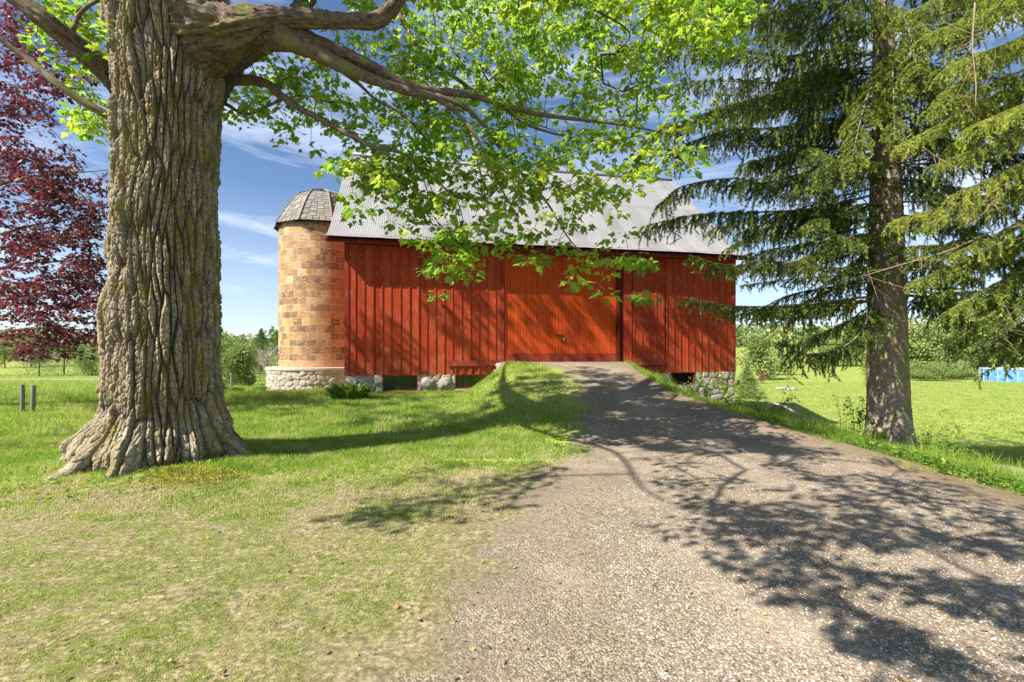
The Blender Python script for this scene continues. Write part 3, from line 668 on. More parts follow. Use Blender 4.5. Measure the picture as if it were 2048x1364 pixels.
# ------------------------------------------------------------------ big maple
TC = np.array([-4.75, 6.5])
maple = empty('maple_tree', (TC[0], TC[1], float(H(TC[0], TC[1]))), 0, label='huge old maple with furrowed mossy trunk and bright green leaves at left', cat='tree')
def bark_relief(TH, Z, R0, amp=1.0, full=False):
    cx, sy = np.cos(TH), np.sin(TH); th = (TH-2.2) % (2*math.pi)
    wx = .15*(fbm(cx*2.2, sy*2.2, Z*1.0+4, 3)-.5)+.035*(fbm(cx*9, sy*9, Z*5+9, 3)-.5); u = th*R0+wx; zz = Z+.18*(fbm(cx*4+7, sy*4, Z*2.5, 3)-.5)
    f1, f2, i1 = vor(u, zz/10.0, .080, 3); g1, g2, i2 = vor(u+.01*(fbm(cx*20, sy*20, Z*14)-.5), zz/3.4+i1, .030, 9)
    e1 = np.clip((f2-f1)/.030, 0, 1)**.6; e2 = np.clip((g2-g1)/.010, 0, 1)
    def cyl(f, fz, sd): return vn(cx*R0*f+sd, sy*R0*f, Z*fz+sd)
    rd = 1-np.abs(2*cyl(22, 2.0, 3)-1)
    d = .080*e1*(.40+.60*i1)+.030*e2*e1*(.3+.7*i2)+.03*np.clip(i1-.72, 0, 1)*2*e1+.020*(1-rd)+.016*(cyl(55, 7, 5)-.5)+.009*(cyl(110, 45, 2)-.5)+.05*(cyl(6, .55, 31)-.5)
    d = d*amp
    return (d, e1*(.5+.5*e2)) if full else d
def maple_trunk():
    nth, nz = 900, 1150; ztop = 7.6; z0 = -.25
    th = np.linspace(0, 2*math.pi, nth, endpoint=False); z = z0+(ztop-z0)*np.linspace(0, 1, nz)**1.0
    TH, Z = np.meshgrid(th, z); cx, sy = np.cos(TH), np.sin(TH)
    rz = np.interp(z, [-.3, 0, .15, .35, .7, 1.2, 1.8, 2.6, 3.4, 4.2, 4.8, 5.4, 6, 7.6], [1.14, 1.0, .89, .79, .70, .645, .615, .60, .585, .575, .585, .63, .68, .72])[:, None]
    lob = .10*np.sin(3*TH+.7)+.09*np.sin(5*TH+2.1)+.07*np.sin(9*TH+1)+.05*np.sin(14*TH+2)+.5*(fbm(cx*3.5, sy*3.5, Z*3, 3)-.5); fl = np.exp(-np.clip(Z, 0, 9)/.55)
    r = rz*(1+lob*fl*1.3)+.045*(fbm(cx*1.4+3, sy*1.4, Z*.55, 3)-.5)*2
    # furrowed plates: warped, vertically stretched ridged noise
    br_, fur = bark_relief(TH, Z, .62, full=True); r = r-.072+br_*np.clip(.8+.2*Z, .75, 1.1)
    # burr lumps low on the trunk
    for (t_, zz, rr_, am) in ((-1.25, .35, .22, .10), (-1.9, .15, .25, .12), (-.75, .25, .25, .12), (-2.5, .3, .25, .08), (-1.6, 3.3, .3, .05), (-2.3, 2.0, .3, .05)):
        dt = (TH-t_+math.pi) % (2*math.pi)-math.pi; r = r+am*1.2*np.exp(-((dt*.7)**2+(Z-zz)**2)/rr_**2)
    ox = np.interp(z, [0, 3, 7.6], [0, .01, .10])[:, None]
    V = np.stack([TC[0]+ox+r*cx, TC[1]+r*sy, Z+.02], -1).reshape(-1, 3)
    i = np.arange(nz-1)[:, None]*nth+np.arange(nth); j = np.arange(nz-1)[:, None]*nth+(np.arange(nth)+1) % nth
    Q = np.stack([i, j, j+nth, i+nth], -1).reshape(-1, 4)
    # moss grows more on the side turned from the sun
    side = .5+.5*np.cos(TH-R(PHI-50)); v = np.clip(.25+.9*side, 0, 1)
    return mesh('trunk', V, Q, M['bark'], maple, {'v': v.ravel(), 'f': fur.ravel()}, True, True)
maple_trunk()
limbs = []
def limb(pts, rad, mat='limb', parent=maple, n=12, rough=True, name='limb', step=.07):
    A = np.array([np.r_[P(*p), r] for p, r in zip(pts, rad)]); S = spline(A, step)
    mb = MB(); n_ = n; mb.tube(S[:, :3], np.maximum(S[:, 3], .003), n_)
    if rough and S[0, 3] > .04:
        V = np.concatenate(mb.V); m_ = len(S)*n_; c = np.repeat(S[:, :3], n_, 0); dr = V[:m_]-c
        lz = np.repeat(np.r_[0, np.cumsum(np.linalg.norm(np.diff(S[:, :3], axis=0), axis=1))], n_); th_ = np.tile(np.arange(n_)*2*math.pi/n_, len(S)); rr_ = np.repeat(S[:, 3], n_); k = 1+.22*(fbm(V[:m_, 0]*9, V[:m_, 1]*9, V[:m_, 2]*9, 3)-.5)*2+np.clip((rr_-.06)/.12, 0, 1)*(bark_relief(th_, lz, .35, 1.0)-.055)/rr_; V[:m_] = c+dr*k[:, None]; mb.V = [V]
    mb.build(name, M[mat], parent, smooth=True, world=True); limbs.append(S[::2]); return S
limb([(360, 60, 6.3), (430, 60, 6.15), (500, 50, 6.05), (560, 38, 6.0), (620, 38, 5.9), (690, 42, 5.8), (752, 40, 5.8), (785, 14, 5.8), (820, -30, 5.9), (900, -80, 6.0)], [.32, .26, .18, .115, .095, .085, .085, .08, .07, .05], n=90, step=.022)
limb([(360, 130, 6.4), (430, 85, 6.3), (500, 60, 6.2), (560, 66, 6.1), (620, 84, 6.1), (680, 106, 6.2), (745, 134, 6.3), (800, 165, 6.4), (870, 182, 6.5), (940, 190, 6.6), (1010, 210, 6.7), (1075, 228, 6.8), (1150, 238, 6.9), (1220, 246, 7.0), (1280, 256, 7.1), (1330, 268, 7.2)],
     [.34, .27, .19, .135, .105, .085, .07, .062, .052, .045, .038, .032, .026, .02, .015, .008], n=90, step=.022)
limb([(560, 70, 6.1), (620, 95, 6.1), (675, 128, 6.1), (735, 155, 6.2), (800, 178, 6.3), (850, 189, 6.3), (885, 203, 6.3), (930, 243, 6.3), (960, 287, 6.3), (985, 340, 6.3), (1010, 390, 6.4), (1035, 430, 6.4)], [.15, .11, .085, .07, .058, .048, .035, .028, .02, .015, .01, .006], n=14)
limb([(870, 190, 6.4), (930, 215, 6.5), (975, 260, 6.6), (1010, 310, 6.7), (1060, 365, 6.8), (1092, 402, 6.8), (1115, 440, 6.9), (1140, 480, 6.9), (1170, 508, 6.9), (1205, 520, 6.9)], [.035, .03, .027, .024, .019, .016, .012, .01, .008, .005])
limb([(930, 240, 6.35), (945, 290, 6.4), (962, 350, 6.3), (972, 400, 6.3), (985, 445, 6.3)], [.02, .016, .011, .008, .005])
limb([(1000, 205, 6.75), (1045, 245, 6.9), (1100, 265, 7.0), (1150, 280, 7.1), (1165, 325, 7.1), (1185, 348, 7.1)], [.025, .02, .017, .013, .009, .006])
limb([(640, 108, 6.15), (680, 140, 6.3), (718, 168, 6.4), (752, 200, 6.5), (785, 216, 6.6), (830, 250, 6.7)], [.05, .03, .024, .02, .014, .008])
limb([(400, 150, 6.9), (440, 157, 6.95), (480, 160, 6.9), (530, 165, 6.8), (556, 187, 6.7), (600, 217, 6.6), (650, 243, 6.5), (710, 275, 6.4), (745, 293, 6.4), (800, 305, 6.4), (850, 337, 6.4), (890, 377, 6.4), (915, 405, 6.4), (927, 442, 6.4)], [.13, .10, .075, .065, .058, .045, .04, .035, .03, .022, .016, .012, .009, .005])
limb([(745, 293, 6.4), (780, 314, 6.3), (820, 335, 6.2), (850, 346, 6.1)], [.022, .016, .01, .006])
limb([(415, 180, 7.0), (440, 200, 7.0), (462, 214, 7.0), (492, 229, 7.0), (530, 215, 7.0), (570, 197, 7.0), (615, 192, 7.1), (665, 208, 7.2)], [.05, .032, .026, .024, .02, .015, .011, .006])
limb([(400, 200, 7.0), (440, 150, 7.2), (470, 115, 7.3), (510, 88, 7.4), (560, 66, 7.6), (598, 22, 7.8), (640, -50, 8.0), (700, -160, 8.4)], [.24, .19, .16, .145, .135, .125, .11, .09], n=80, step=.025)
limb([(760, -60, 7.6), (800, 30, 7.5), (846, 110, 7.5), (908, 154, 7.5), (978, 202, 7.5), (1040, 235, 7.6), (1110, 262, 7.7)], [.05, .04, .035, .03, .022, .014, .007])
limb([(900, -80, 6.0), (1000, -50, 6.1), (1120, -40, 6.2), (1250, -20, 6.4), (1400, 20, 6.6), (1455, 55, 6.6)], [.05, .04, .032, .024, .014, .006])
limb([(1000, -60, 6.6), (1110, -10, 6.8), (1200, 25, 7.0), (1260, 70, 7.2), (1210, 120, 7.3)], [.03, .024, .018, .011, .006])
limb([(320, 230, 6.6), (250, 172, 6.6), (200, 130, 6.4), (150, 88, 6.2), (100, 48, 6.0), (40, 2, 5.9), (-40, -60, 5.8), (-160, -150, 5.7)], [.26, .18, .125, .108, .1, .092, .085, .07], n=80, step=.025)
limb([(300, 300, 6.5), (250, 255, 6.5), (210, 228, 6.4), (160, 200, 6.3), (110, 163, 6.2), (60, 122, 6.2), (0, 78, 6.1), (-80, 20, 6.0)], [.11, .08, .058, .05, .045, .04, .036, .03], n=12)
limb([(145, 62, 6.2), (158, 30, 6.3), (180, 10, 6.3), (225, -12, 6.4)], [.03, .026, .022, .016])
# leaders above the frame carry the rest of the crown
def wlimb(pts, rad):
    A = np.c_[np.array(pts, float), rad]; S = spline(A, .15); mb = MB(); mb.tube(S[:, :3], S[:, 3], 10); mb.build('limb', M['limb'], maple, smooth=True, world=True); limbs.append(S[::2])
x0, y0 = TC[0]+.08, TC[1]
wlimb([(x0, y0, 7.2), (x0+.1, y0+.4, 9), (x0-.2, y0+1.4, 11), (x0-.3, y0+3.0, 13), (x0-.8, y0+4.5, 14.5)], [.6, .24, .15, .09, .04])
wlimb([(x0, y0, 7.0), (x0-1.0, y0-.6, 8.6), (x0-2.2, y0-1.4, 10.0), (x0-3.4, y0-2.0, 11.2)], [.5, .26, .14, .05])
wlimb([(x0, y0, 7.4), (x0+1.0, y0-1.2, 8.8), (x0+2.2, y0-3.0, 9.6), (x0+3.4, y0-5.0, 10.0)], [.42, .18, .07, .02])
wlimb([(x0, y0, 8.0), (x0+1.2, y0+1.2, 10.2), (x0+2.2, y0+2.8, 12.2), (x0+2.6, y0+4.4, 13.6)], [.36, .14, .07, .03])
wlimb([(x0-.3, y0-.3, 6.6), (x0-.9, y0-1.5, 7.0), (x0-.2, y0-3.5, 7.5), (x0+.5, y0-5.2, 6.7), (x0+2.2, y0-6.3, 6.3)], [.22, .07, .035, .02, .01])
wlimb([(x0-.6, y0+.3, 6.8), (x0-2.4, y0+1.6, 8.6), (x0-3.8, y0+3.4, 10.4), (x0-4.4, y0+5.6, 11.8)], [.32, .16, .09, .04])
nodes = np.concatenate(limbs)[:, :3]
GRID = """
0012266899999888888 75
0122278999999998877 64
2677168999999888653 10
5777426999999877653 10
4345536899999877754 10
1033457888888876454 00
0000678888888876443 00
0000166567546756200 00
0000033555543642000 00
0000000155454245100 00
0000000066314014500 00
0000000010000015600 00
""".split('\n')[1:-1]
GX0 = 450
targets = []
g = np.random.default_rng(11)
for r, line in enumerate(GRID):
    line = line.replace(' ', '')
    for c, ch in enumerate(line):
        den = int(ch)
        if not den: continue
        for k in range(g.poisson(den*.80)):
            px_, py_ = GX0+(c+g.random())*50, (r+g.random())*50
            d = g.normal(7.5 if py_ < 270 else 6.65, .45)+(g.random() < .35)*(py_ < 260)*g.uniform(.5, 2.4)
            d = np.clip(d, 5.2, 9.3); targets.append(P(px_, py_, d))
for (x_a, x_b, y_a, y_b, n_, dd) in ((60, 235, 40, 130, 22, 6.6), (150, 240, 175, 265, 16, 6.6), (90, 230, -20, 60, 24, 6.8), (440, 560, 205, 250, 8, 7.0), (240, 330, -30, 10, 0, 6), (160, 230, 120, 190, 5, 7.2), (1300, 1500, -40, 60, 26, 6.2), (1405, 1480, 30, 92, 12, 6.0), (700, 1400, -70, 0, 110, 6.6), (1240, 1330, 230, 350, 10, 7.0)):
    for k in range(n_): targets.append(P(g.uniform(x_a, x_b), g.uniform(y_a, y_b), g.normal(dd, .3)))
targets = np.array(targets); nvis = len(targets)
# crown beyond the frame: unseen clumps placed up-sun to cast the dapple
def lift(p, h): p = np.asarray(p, float); return p-SUN/(-SUN[2])*h
def gpt(px, py):                                 # ground point under a pixel
    d = 3.0
    for _ in range(25):
        x = (px-CX)/F*d; z = float(H(x, d)); d = .5*d+.5*np.clip((CAMZ-z)*F/max(py-HZ, 4), 1.2, 40)
    return np.array([(px-CX)/F*d, d, float(H((px-CX)/F*d, d))])
def inpoly(x, y, poly):
    c = False; n = len(poly); j = n-1
    for i in range(n):
        if ((poly[i][1] > y) != (poly[j][1] > y)) and x < (poly[j][0]-poly[i][0])*(y-poly[i][1])/(poly[j][1]-poly[i][1])+poly[i][0]: c = not c
        j = i
    return c
shade = [([(1230, 905), (1400, 895), (1700, 905), (2048, 1000), (2048, 1364), (1830, 1364), (1720, 1250), (1500, 1130), (1330, 1060), (1340, 960)], 160, (3.4, 6.0)),
         ([(1230, 905), (1450, 880), (1750, 905), (2100, 1010), (2100, 1200), (1800, 1120), (1450, 1040)], 110, (4.2, 7.5)),
         ([(1500, 900), (2300, 1050), (2600, 1600), (1900, 1364), (1700, 1100)], 40, (3.4, 5.0)),
         ([(980, 775), (1240, 745), (1460, 850), (1700, 905), (1350, 900), (1180, 855), (1060, 850)], 120, (8.3, 11.5)),
         ([(985, 735), (1250, 732), (1290, 790), (1000, 800)], 58, (8.3, 12)),
         ([(650, 1050), (720, 990), (860, 930), (1130, 925), (1120, 975), (900, 1050)], 60, (4.5, 6.5)),
         ([(430, 800), (960, 790), (1000, 830), (800, 860), (480, 825)], 46, (8.5, 12)),
         ([(0, 855), (150, 850), (150, 895), (0, 900)], 16, (6, 8))]
hid = []; dense_ = []
for poly, n_, (ha, hb) in shade:
    xs_, ys_ = [p[0] for p in poly], [p[1] for p in poly]; k = 0; tries = 0
    while k < n_ and tries < n_*30:
        tries += 1; px_, py_ = g.uniform(min(xs_), max(xs_)), g.uniform(min(ys_), max(ys_))
        if not inpoly(px_, py_, poly): continue
        q = gpt(px_, py_)
        if fbm(q[0]*3.4, q[1]*3.4, 5, 2) < .43: continue
        p = lift(q, g.uniform(ha, hb)); u, v_ = proj(p)
        if p[1] > .3 and -20 < u < 2068 and v_ > -90: continue
        if np.hypot(p[0]-TC[0], p[1]-TC[1]) > 10: continue
        hid.append(p); dense_.append(ha > 8); k += 1
nground = len(hid)
for (s0, s1, za, zb, n_) in ((4.4, 10.1, 1.1, 3.9, 30), (10.4, 15.4, .7, 3.6, 34), (.2, 3.2, .7, 2.2, 7), (3.0, 5.0, 2.4, 4.2, 4)):
    k = 0; tries = 0
    while k < n_ and tries < 800:
        tries += 1; p = lift(barn_w(g.uniform(s0, s1), 0, g.uniform(za, zb)), g.uniform(7.5, 12.5)); u, v_ = proj(p)
        if -20 < u < 2068 and v_ > -25: continue
        if np.hypot(p[0]-TC[0], p[1]-TC[1]) > 11: continue
        hid.append(p); k += 1
hid = np.array(hid)
N, par, load, lines = grow(nodes, targets, seed=3)
twigs_mesh(N, load, lines).build('twigs', M['twig'], maple, smooth=True, world=True)
N2, par2, load2, lines2 = grow(nodes, hid, seed=4, step=.5)
twigs_mesh(N2, load2, lines2, r0=.006).build('twigs', M['twig'], maple, smooth=True, world=True)
LV = Leaves(); ms = maple_leaf_shape()
def leaf_cluster(c, n, spread, size, col0):
    ang = g.uniform(0, 2*math.pi, n); rad = spread*np.sqrt(g.random(n)); pos = c+np.c_[rad*np.cos(ang), rad*np.sin(ang), g.normal(0, spread*.22, n)-.3*rad]
    outd = np.c_[np.cos(ang), np.sin(ang), g.normal(-.55, .35, n)]+g.normal(size=(n, 3))*.3; nr = np.c_[g.normal(0, .35, n), g.normal(0, .35, n), np.ones(n)]
    return pos, outd, nr+g.normal(size=(n, 3))*.25, size*g.uniform(.45, 1.3, n), np.clip(col0+g.normal(0, .2, n), 0, 1)
for t in targets:
    a = leaf_cluster(t, g.integers(14, 23), .17, .098, g.normal(.42, .2)); LV.add(*scatter(ms, *a))
LV.build('foliage', M['maple_leaf'], maple)
LV = Leaves(); sm = simple_leaf_shape()
for hi_, t in enumerate(hid):
    a = leaf_cluster(t, g.integers(7, 14), .19, .11, .5) if hi_ < nground and not dense_[hi_] else leaf_cluster(t, g.integers(34, 60), .26, .145, .5); LV.add(*scatter(sm, *a))
LV.build('foliage', M['maple_leaf'], maple)

# ------------------------------------------------------------------ red maple at left
red = empty('red_maple_tree', (-12.6, 12.0, float(H(-12.6, 12))), 0, label='crimson leaved maple reaching in from the left edge behind the big trunk', cat='tree')
rl = []
def rlimb(pts, rad):
    A = np.c_[np.array(pts, float), rad]; S = spline(A, .12); mb = MB(); mb.tube(S[:, :3], S[:, 3], 8); mb.build('limb', M['twig'], red, smooth=True, world=True); rl.append(S[::2])
mb = MB(); mb.tube(spline([(-15.2, 12.5, -.1), (-15.1, 12.5, 2), (-15.0, 12.4, 4.5), (-14.9, 12.2, 8), (-14.8, 12.2, 10.5)], .3), np.linspace(.30, .08, 36)[:len(spline([(-15.2, 12.5, -.1), (-15.1, 12.5, 2), (-15.0, 12.4, 4.5), (-14.9, 12.2, 8), (-14.8, 12.2, 10.5)], .3))], 10); mb.build('trunk', M['limb'], red, smooth=True, world=True)
red.location = (-15.2, 12.5, 0); bpy.context.view_layer.update()
for o in red.children: o.matrix_parent_inverse = red.matrix_basis.inverted()
for py_, tip, ty in ((640, 200, 660), (560, 195, 565), (460, 210, 430), (350, 215, 340), (250, 120, 190), (120, 150, 110), (0, 60, 10), (700, 130, 690), (520, 180, 520), (300, 205, 380)):
    a = np.array([-15.0, 12.3, np.clip(P(-200, py_+60, 12)[2], 1.2, 10)]); b = P(tip, ty, g.uniform(10.8, 12.6)); m_ = a*.5+b*.5+np.array([0, 0, .25])
    rlimb([a, m_, b], [.06, .035, .008])
rn = np.concatenate(rl)[:, :3]; rt = []
RG = ["4432100", "5543210", "5443200", "6654200", "6543100", "4321000", "5666531", "6777665", "7888777", "7777777", "6777777", "8877776", "6777665", "3344433", "3444000"]
rows = [0, 48, 96, 144, 192, 240, 288, 336, 384, 432, 480, 528, 576, 624, 672]
RG = {0: "3310000", 48: "4432100", 96: "5554210", 144: "5654310", 192: "6554100", 240: "6310000", 288: "6776510", 336: "6777665", 384: "7888777", 432: "7777776", 480: "6777766", 528: "6776776", 576: "7777777", 624: "7888888", 672: "4677654"}
for y_, line in RG.items():
    for c, ch in enumerate(line):
        for k in range(g.poisson(int(ch)*.95)): rt.append(P(c*31+g.uniform(0, 31), y_+g.uniform(0, 48)*(.8 if y_ == 672 else 1), np.clip(g.normal(11.6, .7), 9.8, 13.5)))
for k in range(150): rt.append(np.array([g.uniform(-18.5, -13.2), g.uniform(10, 14.5), g.uniform(2, 11)]))
rt = np.array(rt); N, par, load, lines = grow(rn, rt, seed=8); twigs_mesh(N, load, lines, r0=.004, n=3).build('twigs', M['twig'], red, world=True)
LV = Leaves()
for t in rt:
    a = leaf_cluster(t, g.integers(24, 34), .24, .10, g.normal(.45, .15)); LV.add(*scatter(ms, *a))
LV.build('foliage', M['red_leaf'], red)

# ------------------------------------------------------------------ spruces
needle = (np.array([(-.15, 0, 0), (.15, 0, 0), (0, 1, 0)]), np.array([(0, 1, 2)]))
class Spruce:
    def __init__(s, root, seed): s.root = root; s.g = np.random.default_rng(seed); s.segs = []; s.wood = MB(); s.fine = MB(); s.dry = MB()
    def bough(s, S, rad0, side=.8, hang=.5, dens=1.0, bright=.0, start=.12, fan=1.0):
        """S: spline rows xyz of the main axis, with side branchlets and hanging curtains"""
        g = s.g; L_ = np.r_[0, np.cumsum(np.linalg.norm(np.diff(S, axis=0), axis=1))]; T = L_[-1]
        s.wood.tube(S, rad0*(1-.85*(L_/T)), 5)
        up = np.array([0, 0, 1.]); l = start*T; k = 0
        while l < T:
            u = l/T; i = min(np.searchsorted(L_, l), len(S)-1); p = S[i]; t = S[i]-S[max(i-1, 0)]; t = t/(np.linalg.norm(t)+1e-9)
            sd = np.cross(t, up); sd /= np.linalg.norm(sd)+1e-9; sg = 1 if k % 2 else -1
            ln = side*(1-.75*u)*min(1, .35+u*3)*g.uniform(.55, 1.15)*fan
            dr = t*g.uniform(.5, .9)+sd*sg*g.uniform(.6, 1.0)+up*g.uniform(-.35, .1); dr /= np.linalg.norm(dr)
            n = 6; q = [p+dr*ln*j/n+np.array([0, 0, -.22*ln*(j/n)**2]) for j in range(n+1)]; q = np.array(q)
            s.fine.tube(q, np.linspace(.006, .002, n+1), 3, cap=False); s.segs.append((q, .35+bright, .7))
            for j in range(2, n):
                if g.random() < .75*dens:
                    sl = ln*g.uniform(.25, .45)*(1-.5*j/n); d3 = dr*.7+np.cross(dr, up)*g.choice([-1, 1])*.8+up*g.normal(-.15, .15); q3 = np.array([q[j]+d3*sl*m/3+np.array([0, 0, -.12*sl*(m/3)**2]) for m in range(4)]); s.segs.append((q3, .38+bright, .9))
            # curtains
            for j in range(1, n+1):
                if g.random() < .85*dens:
                    h = hang*g.uniform(.3, 1.0)*(1-.35*u)*(.35+1.1*vn(p[0]*2.3, p[1]*2.3, p[2]*2.3+j)); d2 = np.array([g.normal(0, .16), g.normal(0, .16), -1])+dr*.35
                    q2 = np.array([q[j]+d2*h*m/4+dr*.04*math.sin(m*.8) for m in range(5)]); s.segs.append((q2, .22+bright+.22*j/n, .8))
            if g.random() < .5*dens:
                h = hang*g.uniform(.5, 1.3); q2 = np.array([p+np.array([g.normal(0, .08)*m/4, g.normal(0, .08)*m/4, -h*m/4]) for m in range(5)]); s.segs.append((q2, .2+bright, .7))
            l += g.uniform(.05, .13)/dens; k += 1
        s.segs.append((S[len(S)//4:], .3+bright, .8))
    def build(s, nd=.046, spacing=.0042, wood='spruce_bark'):
        P0, D0_, C, B = [], [], [], []
        for q, c, tip in s.segs:
            v = np.diff(q, axis=0); l = np.linalg.norm(v, axis=1); T = l.sum()
            if T < 1e-3: continue
            n = max(3, int(T/spacing)); uu = np.sort(s.g.random(n)); cl = np.r_[0, np.cumsum(l)]/T
            idx = np.clip(np.searchsorted(cl, uu)-1, 0, len(l)-1); f = (uu-cl[idx])/(cl[idx+1]-cl[idx]+1e-9)
            P0.append(q[idx]+v[idx]*f[:, None]); D0_.append(v[idx]/(l[idx][:, None]+1e-9)); bb = c+s.g.normal(0, .1)
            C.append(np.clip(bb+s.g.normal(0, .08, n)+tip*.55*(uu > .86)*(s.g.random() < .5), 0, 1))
        P0, D0_, C = map(np.concatenate, (P0, D0_, C)); n = len(P0)
        rd = s.g.normal(size=(n, 3)); rd -= D0_*np.sum(rd*D0_, 1)[:, None]; rd /= np.linalg.norm(rd, axis=1)[:, None]+1e-9
        fw = D0_*.75+rd*.75; V, Fc, A = scatter(needle, P0, fw, s.g.normal(size=(n, 3)), nd*s.g.uniform(.7, 1.25, n), C)
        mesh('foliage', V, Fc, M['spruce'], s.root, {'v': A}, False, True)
        s.wood.build('boughs', M[wood], s.root, smooth=True, world=True); s.fine.build('twigs', M['twig'], s.root, world=True)
        return n
SP = np.array([8.72, 11.0]); zsp = float(H(*SP))
spruce = empty('spruce_tree', (SP[0], SP[1], zsp), 0, label='tall spruce with bare scaly lower trunk at the right edge of the driveway', cat='tree')
def spruce_trunk():
    nth, nz = 200, 700; z = np.linspace(-.15, 17.5, nz); th = np.linspace(0, 2*math.pi, nth, endpoint=False); TH, Z = np.meshgrid(th, z); c, s_ = np.cos(TH), np.sin(TH)
    r = np.interp(z, [-.2, 0, .2, .5, 1.0, 1.8, 3, 5, 8, 10, 17.5], [.66, .57, .50, .44, .405, .385, .36, .325, .225, .18, .05])[:, None]
    fl = np.exp(-np.clip(Z, 0, 9)/.4); r = r*(1+fl*(.12*np.sin(4*TH+1)+.08*np.sin(7*TH)))
    f1, f2, idd = vor(TH*.40*1.0, Z*.75, .035, 4); r = r+.012*np.clip((f2-f1)/.015, 0, 1)*(.4+idd)+.03*(fbm(c*2, s_*2, Z*.8)-.5)
    V = np.stack([SP[0]+r*c+.004*Z**1.2*0-.012*Z, SP[1]+r*s_, Z+zsp], -1).reshape(-1, 3); i = np.arange(nz-1)[:, None]*nth+np.arange(nth); j = np.arange(nz-1)[:, None]*nth+(np.arange(nth)+1) % nth
    mesh('trunk', V, np.stack([i, j, j+nth, i+nth], -1).reshape(-1, 4), M['spruce_bark'], spruce, {'v': np.zeros(len(V))}, True, True)
spruce_trunk()
sp = Spruce(spruce, 5)
def bp(pts, rad=.03, **k):
    S = spline(np.array([P(*p) for p in pts]), .09); sp.bough(S, rad, **k)
D_ = 10.9
bp([(1770, 112, D_), (1643, 103, 10.2), (1568, 112, 9.8), (1460, 100, 9.3), (1350, 90, 9.0), (1254, 97, 8.7)], .035)
bp([(1770, 172, D_), (1615, 188, 10.4), (1531, 192, 10.1), (1475, 211, 9.9), (1404, 230, 9.6), (1310, 262, 9.4)], .035)
bp([(1775, 130, D_), (1653, 145, 11.4), (1560, 165, 11.6), (1409, 162, 11.6), (1300, 180, 11.7)], .03)
bp([(1775, 215, D_), (1660, 240, 10.6), (1560, 255, 10.2), (1450, 262, 9.9), (1340, 300, 9.7)], .028)
bp([(1760, 338, D_), (1643, 347, 10.6), (1540, 367, 10.3), (1465, 357, 10.1), (1371, 371, 9.9), (1324, 403, 9.8)], .035)
bp([(1760, 385, D_), (1662, 413, 10.9), (1606, 420, 10.8), (1500, 425, 10.6), (1390, 430, 10.4), (1289, 452, 10.3)], .032)
bp([(1760, 400, D_), (1690, 430, 11.2), (1600, 455, 11.5), (1520, 465, 11.7), (1450, 500, 11.9)], .026, hang=.3)
bp([(1755, 500, D_), (1662, 493, 10.6), (1590, 522, 10.3), (1521, 532, 10.1), (1450, 530, 9.9), (1381, 512, 9.7)], .03, hang=.3, bright=.08)
bp([(1755, 545, D_), (1662, 552, 11.3), (1570, 560, 11.6), (1490, 570, 12.0)], .022, hang=.26, dens=.7)
bp([(1750, 592, D_), (1657, 603, 10.6), (1568, 612, 10.3), (1460, 612, 10.0), (1381, 597, 9.8)], .028, hang=.28, bright=.05)
bp([(1750, 600, D_), (1660, 606, 11.2), (1545, 617, 11.6), (1475, 630, 11.9)], .024, hang=.4)
bp([(1755, 560, D_), (1735, 640, 9.9), (1700, 685, 9.6), (1650, 705, 9.4), (1600, 706, 9.3), (1563, 678, 9.2)], .024, hang=.5, side=.6, start=.25)
bp([(1755, 620, D_), (1700, 640, 10.2), (1640, 668, 10.2), (1585, 690, 10.2)], .018, hang=.36, side=.5)
for (y_, x_, dd, ye) in ((20, 1400, 9.8, 45), (-10, 1380, 10.8, 10), (-60, 1420, 9.2, -10), (60, 1520, 12.2, 70), (150, 1500, 12.6, 230), (250, 1560, 12.8, 330), (300, 1480, 12.0, 330), (-120, 1350, 10.2, -70), (-180, 1450, 9.0, -90)):
    bp([(1775, y_, D_), (1775*.6+x_*.4, y_-5, D_*.6+dd*.4), (x_*.7+1775*.3, y_+10, dd), (x_, ye, dd*.98)], .03)
for (y_, x_, dd, ye) in ((60, 1930, 11.5, 70), (180, 1990, 11.8, 230), (270, 1960, 12.2, 300), (360, 1950, 11.8, 400), (430, 1960, 12.2, 470), (520, 1950, 12.0, 560), (-20, 2000, 11.0, 0), (120, 1900, 9.6, 190), (330, 1880, 9.7, 400), (-60, 1950, 10.0, -20), (590, 1930, 11.8, 640)):
    bp([(1790, y_, D_), (1790*.6+x_*.4, y_+8, D_*.6+dd*.4), (x_, ye, dd)], .028)
for (y_, x_, dd, ye) in ((150, 1790, 9.0, 280), (60, 1840, 8.8, 160), (200, 1700, 8.9, 330)):       # boughs that reach to the camera
    bp([(1780, y_-40, D_), (1780*.5+x_*.5, y_-20, D_*.5+dd*.5), (x_, ye, dd)], .024, bright=.25, hang=.32)
for k in range(46):                                        # boughs all round the trunk inside the frame
    z = 3.3+6.4*((k+.5)/46)+g.uniform(-.1, .1); a = g.uniform(0, 2*math.pi) if k % 3 else math.pi+g.normal(0, .45); ln = g.uniform(2.4, 4.3); c = np.array([SP[0]-.012*z, SP[1], z+zsp]); dr = np.array([math.cos(a), math.sin(a), 0]); side_ = np.array([-dr[1], dr[0], 0])*g.normal(0, .3)
    sp.bough(spline([c, c+dr*ln*.4+[0, 0, -.12], c+dr*ln*.75+side_*.6+[0, 0, -.2-g.random()*.3], c+dr*ln+side_+[0, 0, -.15-g.random()*.5]], .1), .028, hang=g.uniform(.35, .62), dens=.8, side=.85, bright=g.normal(0, .08))
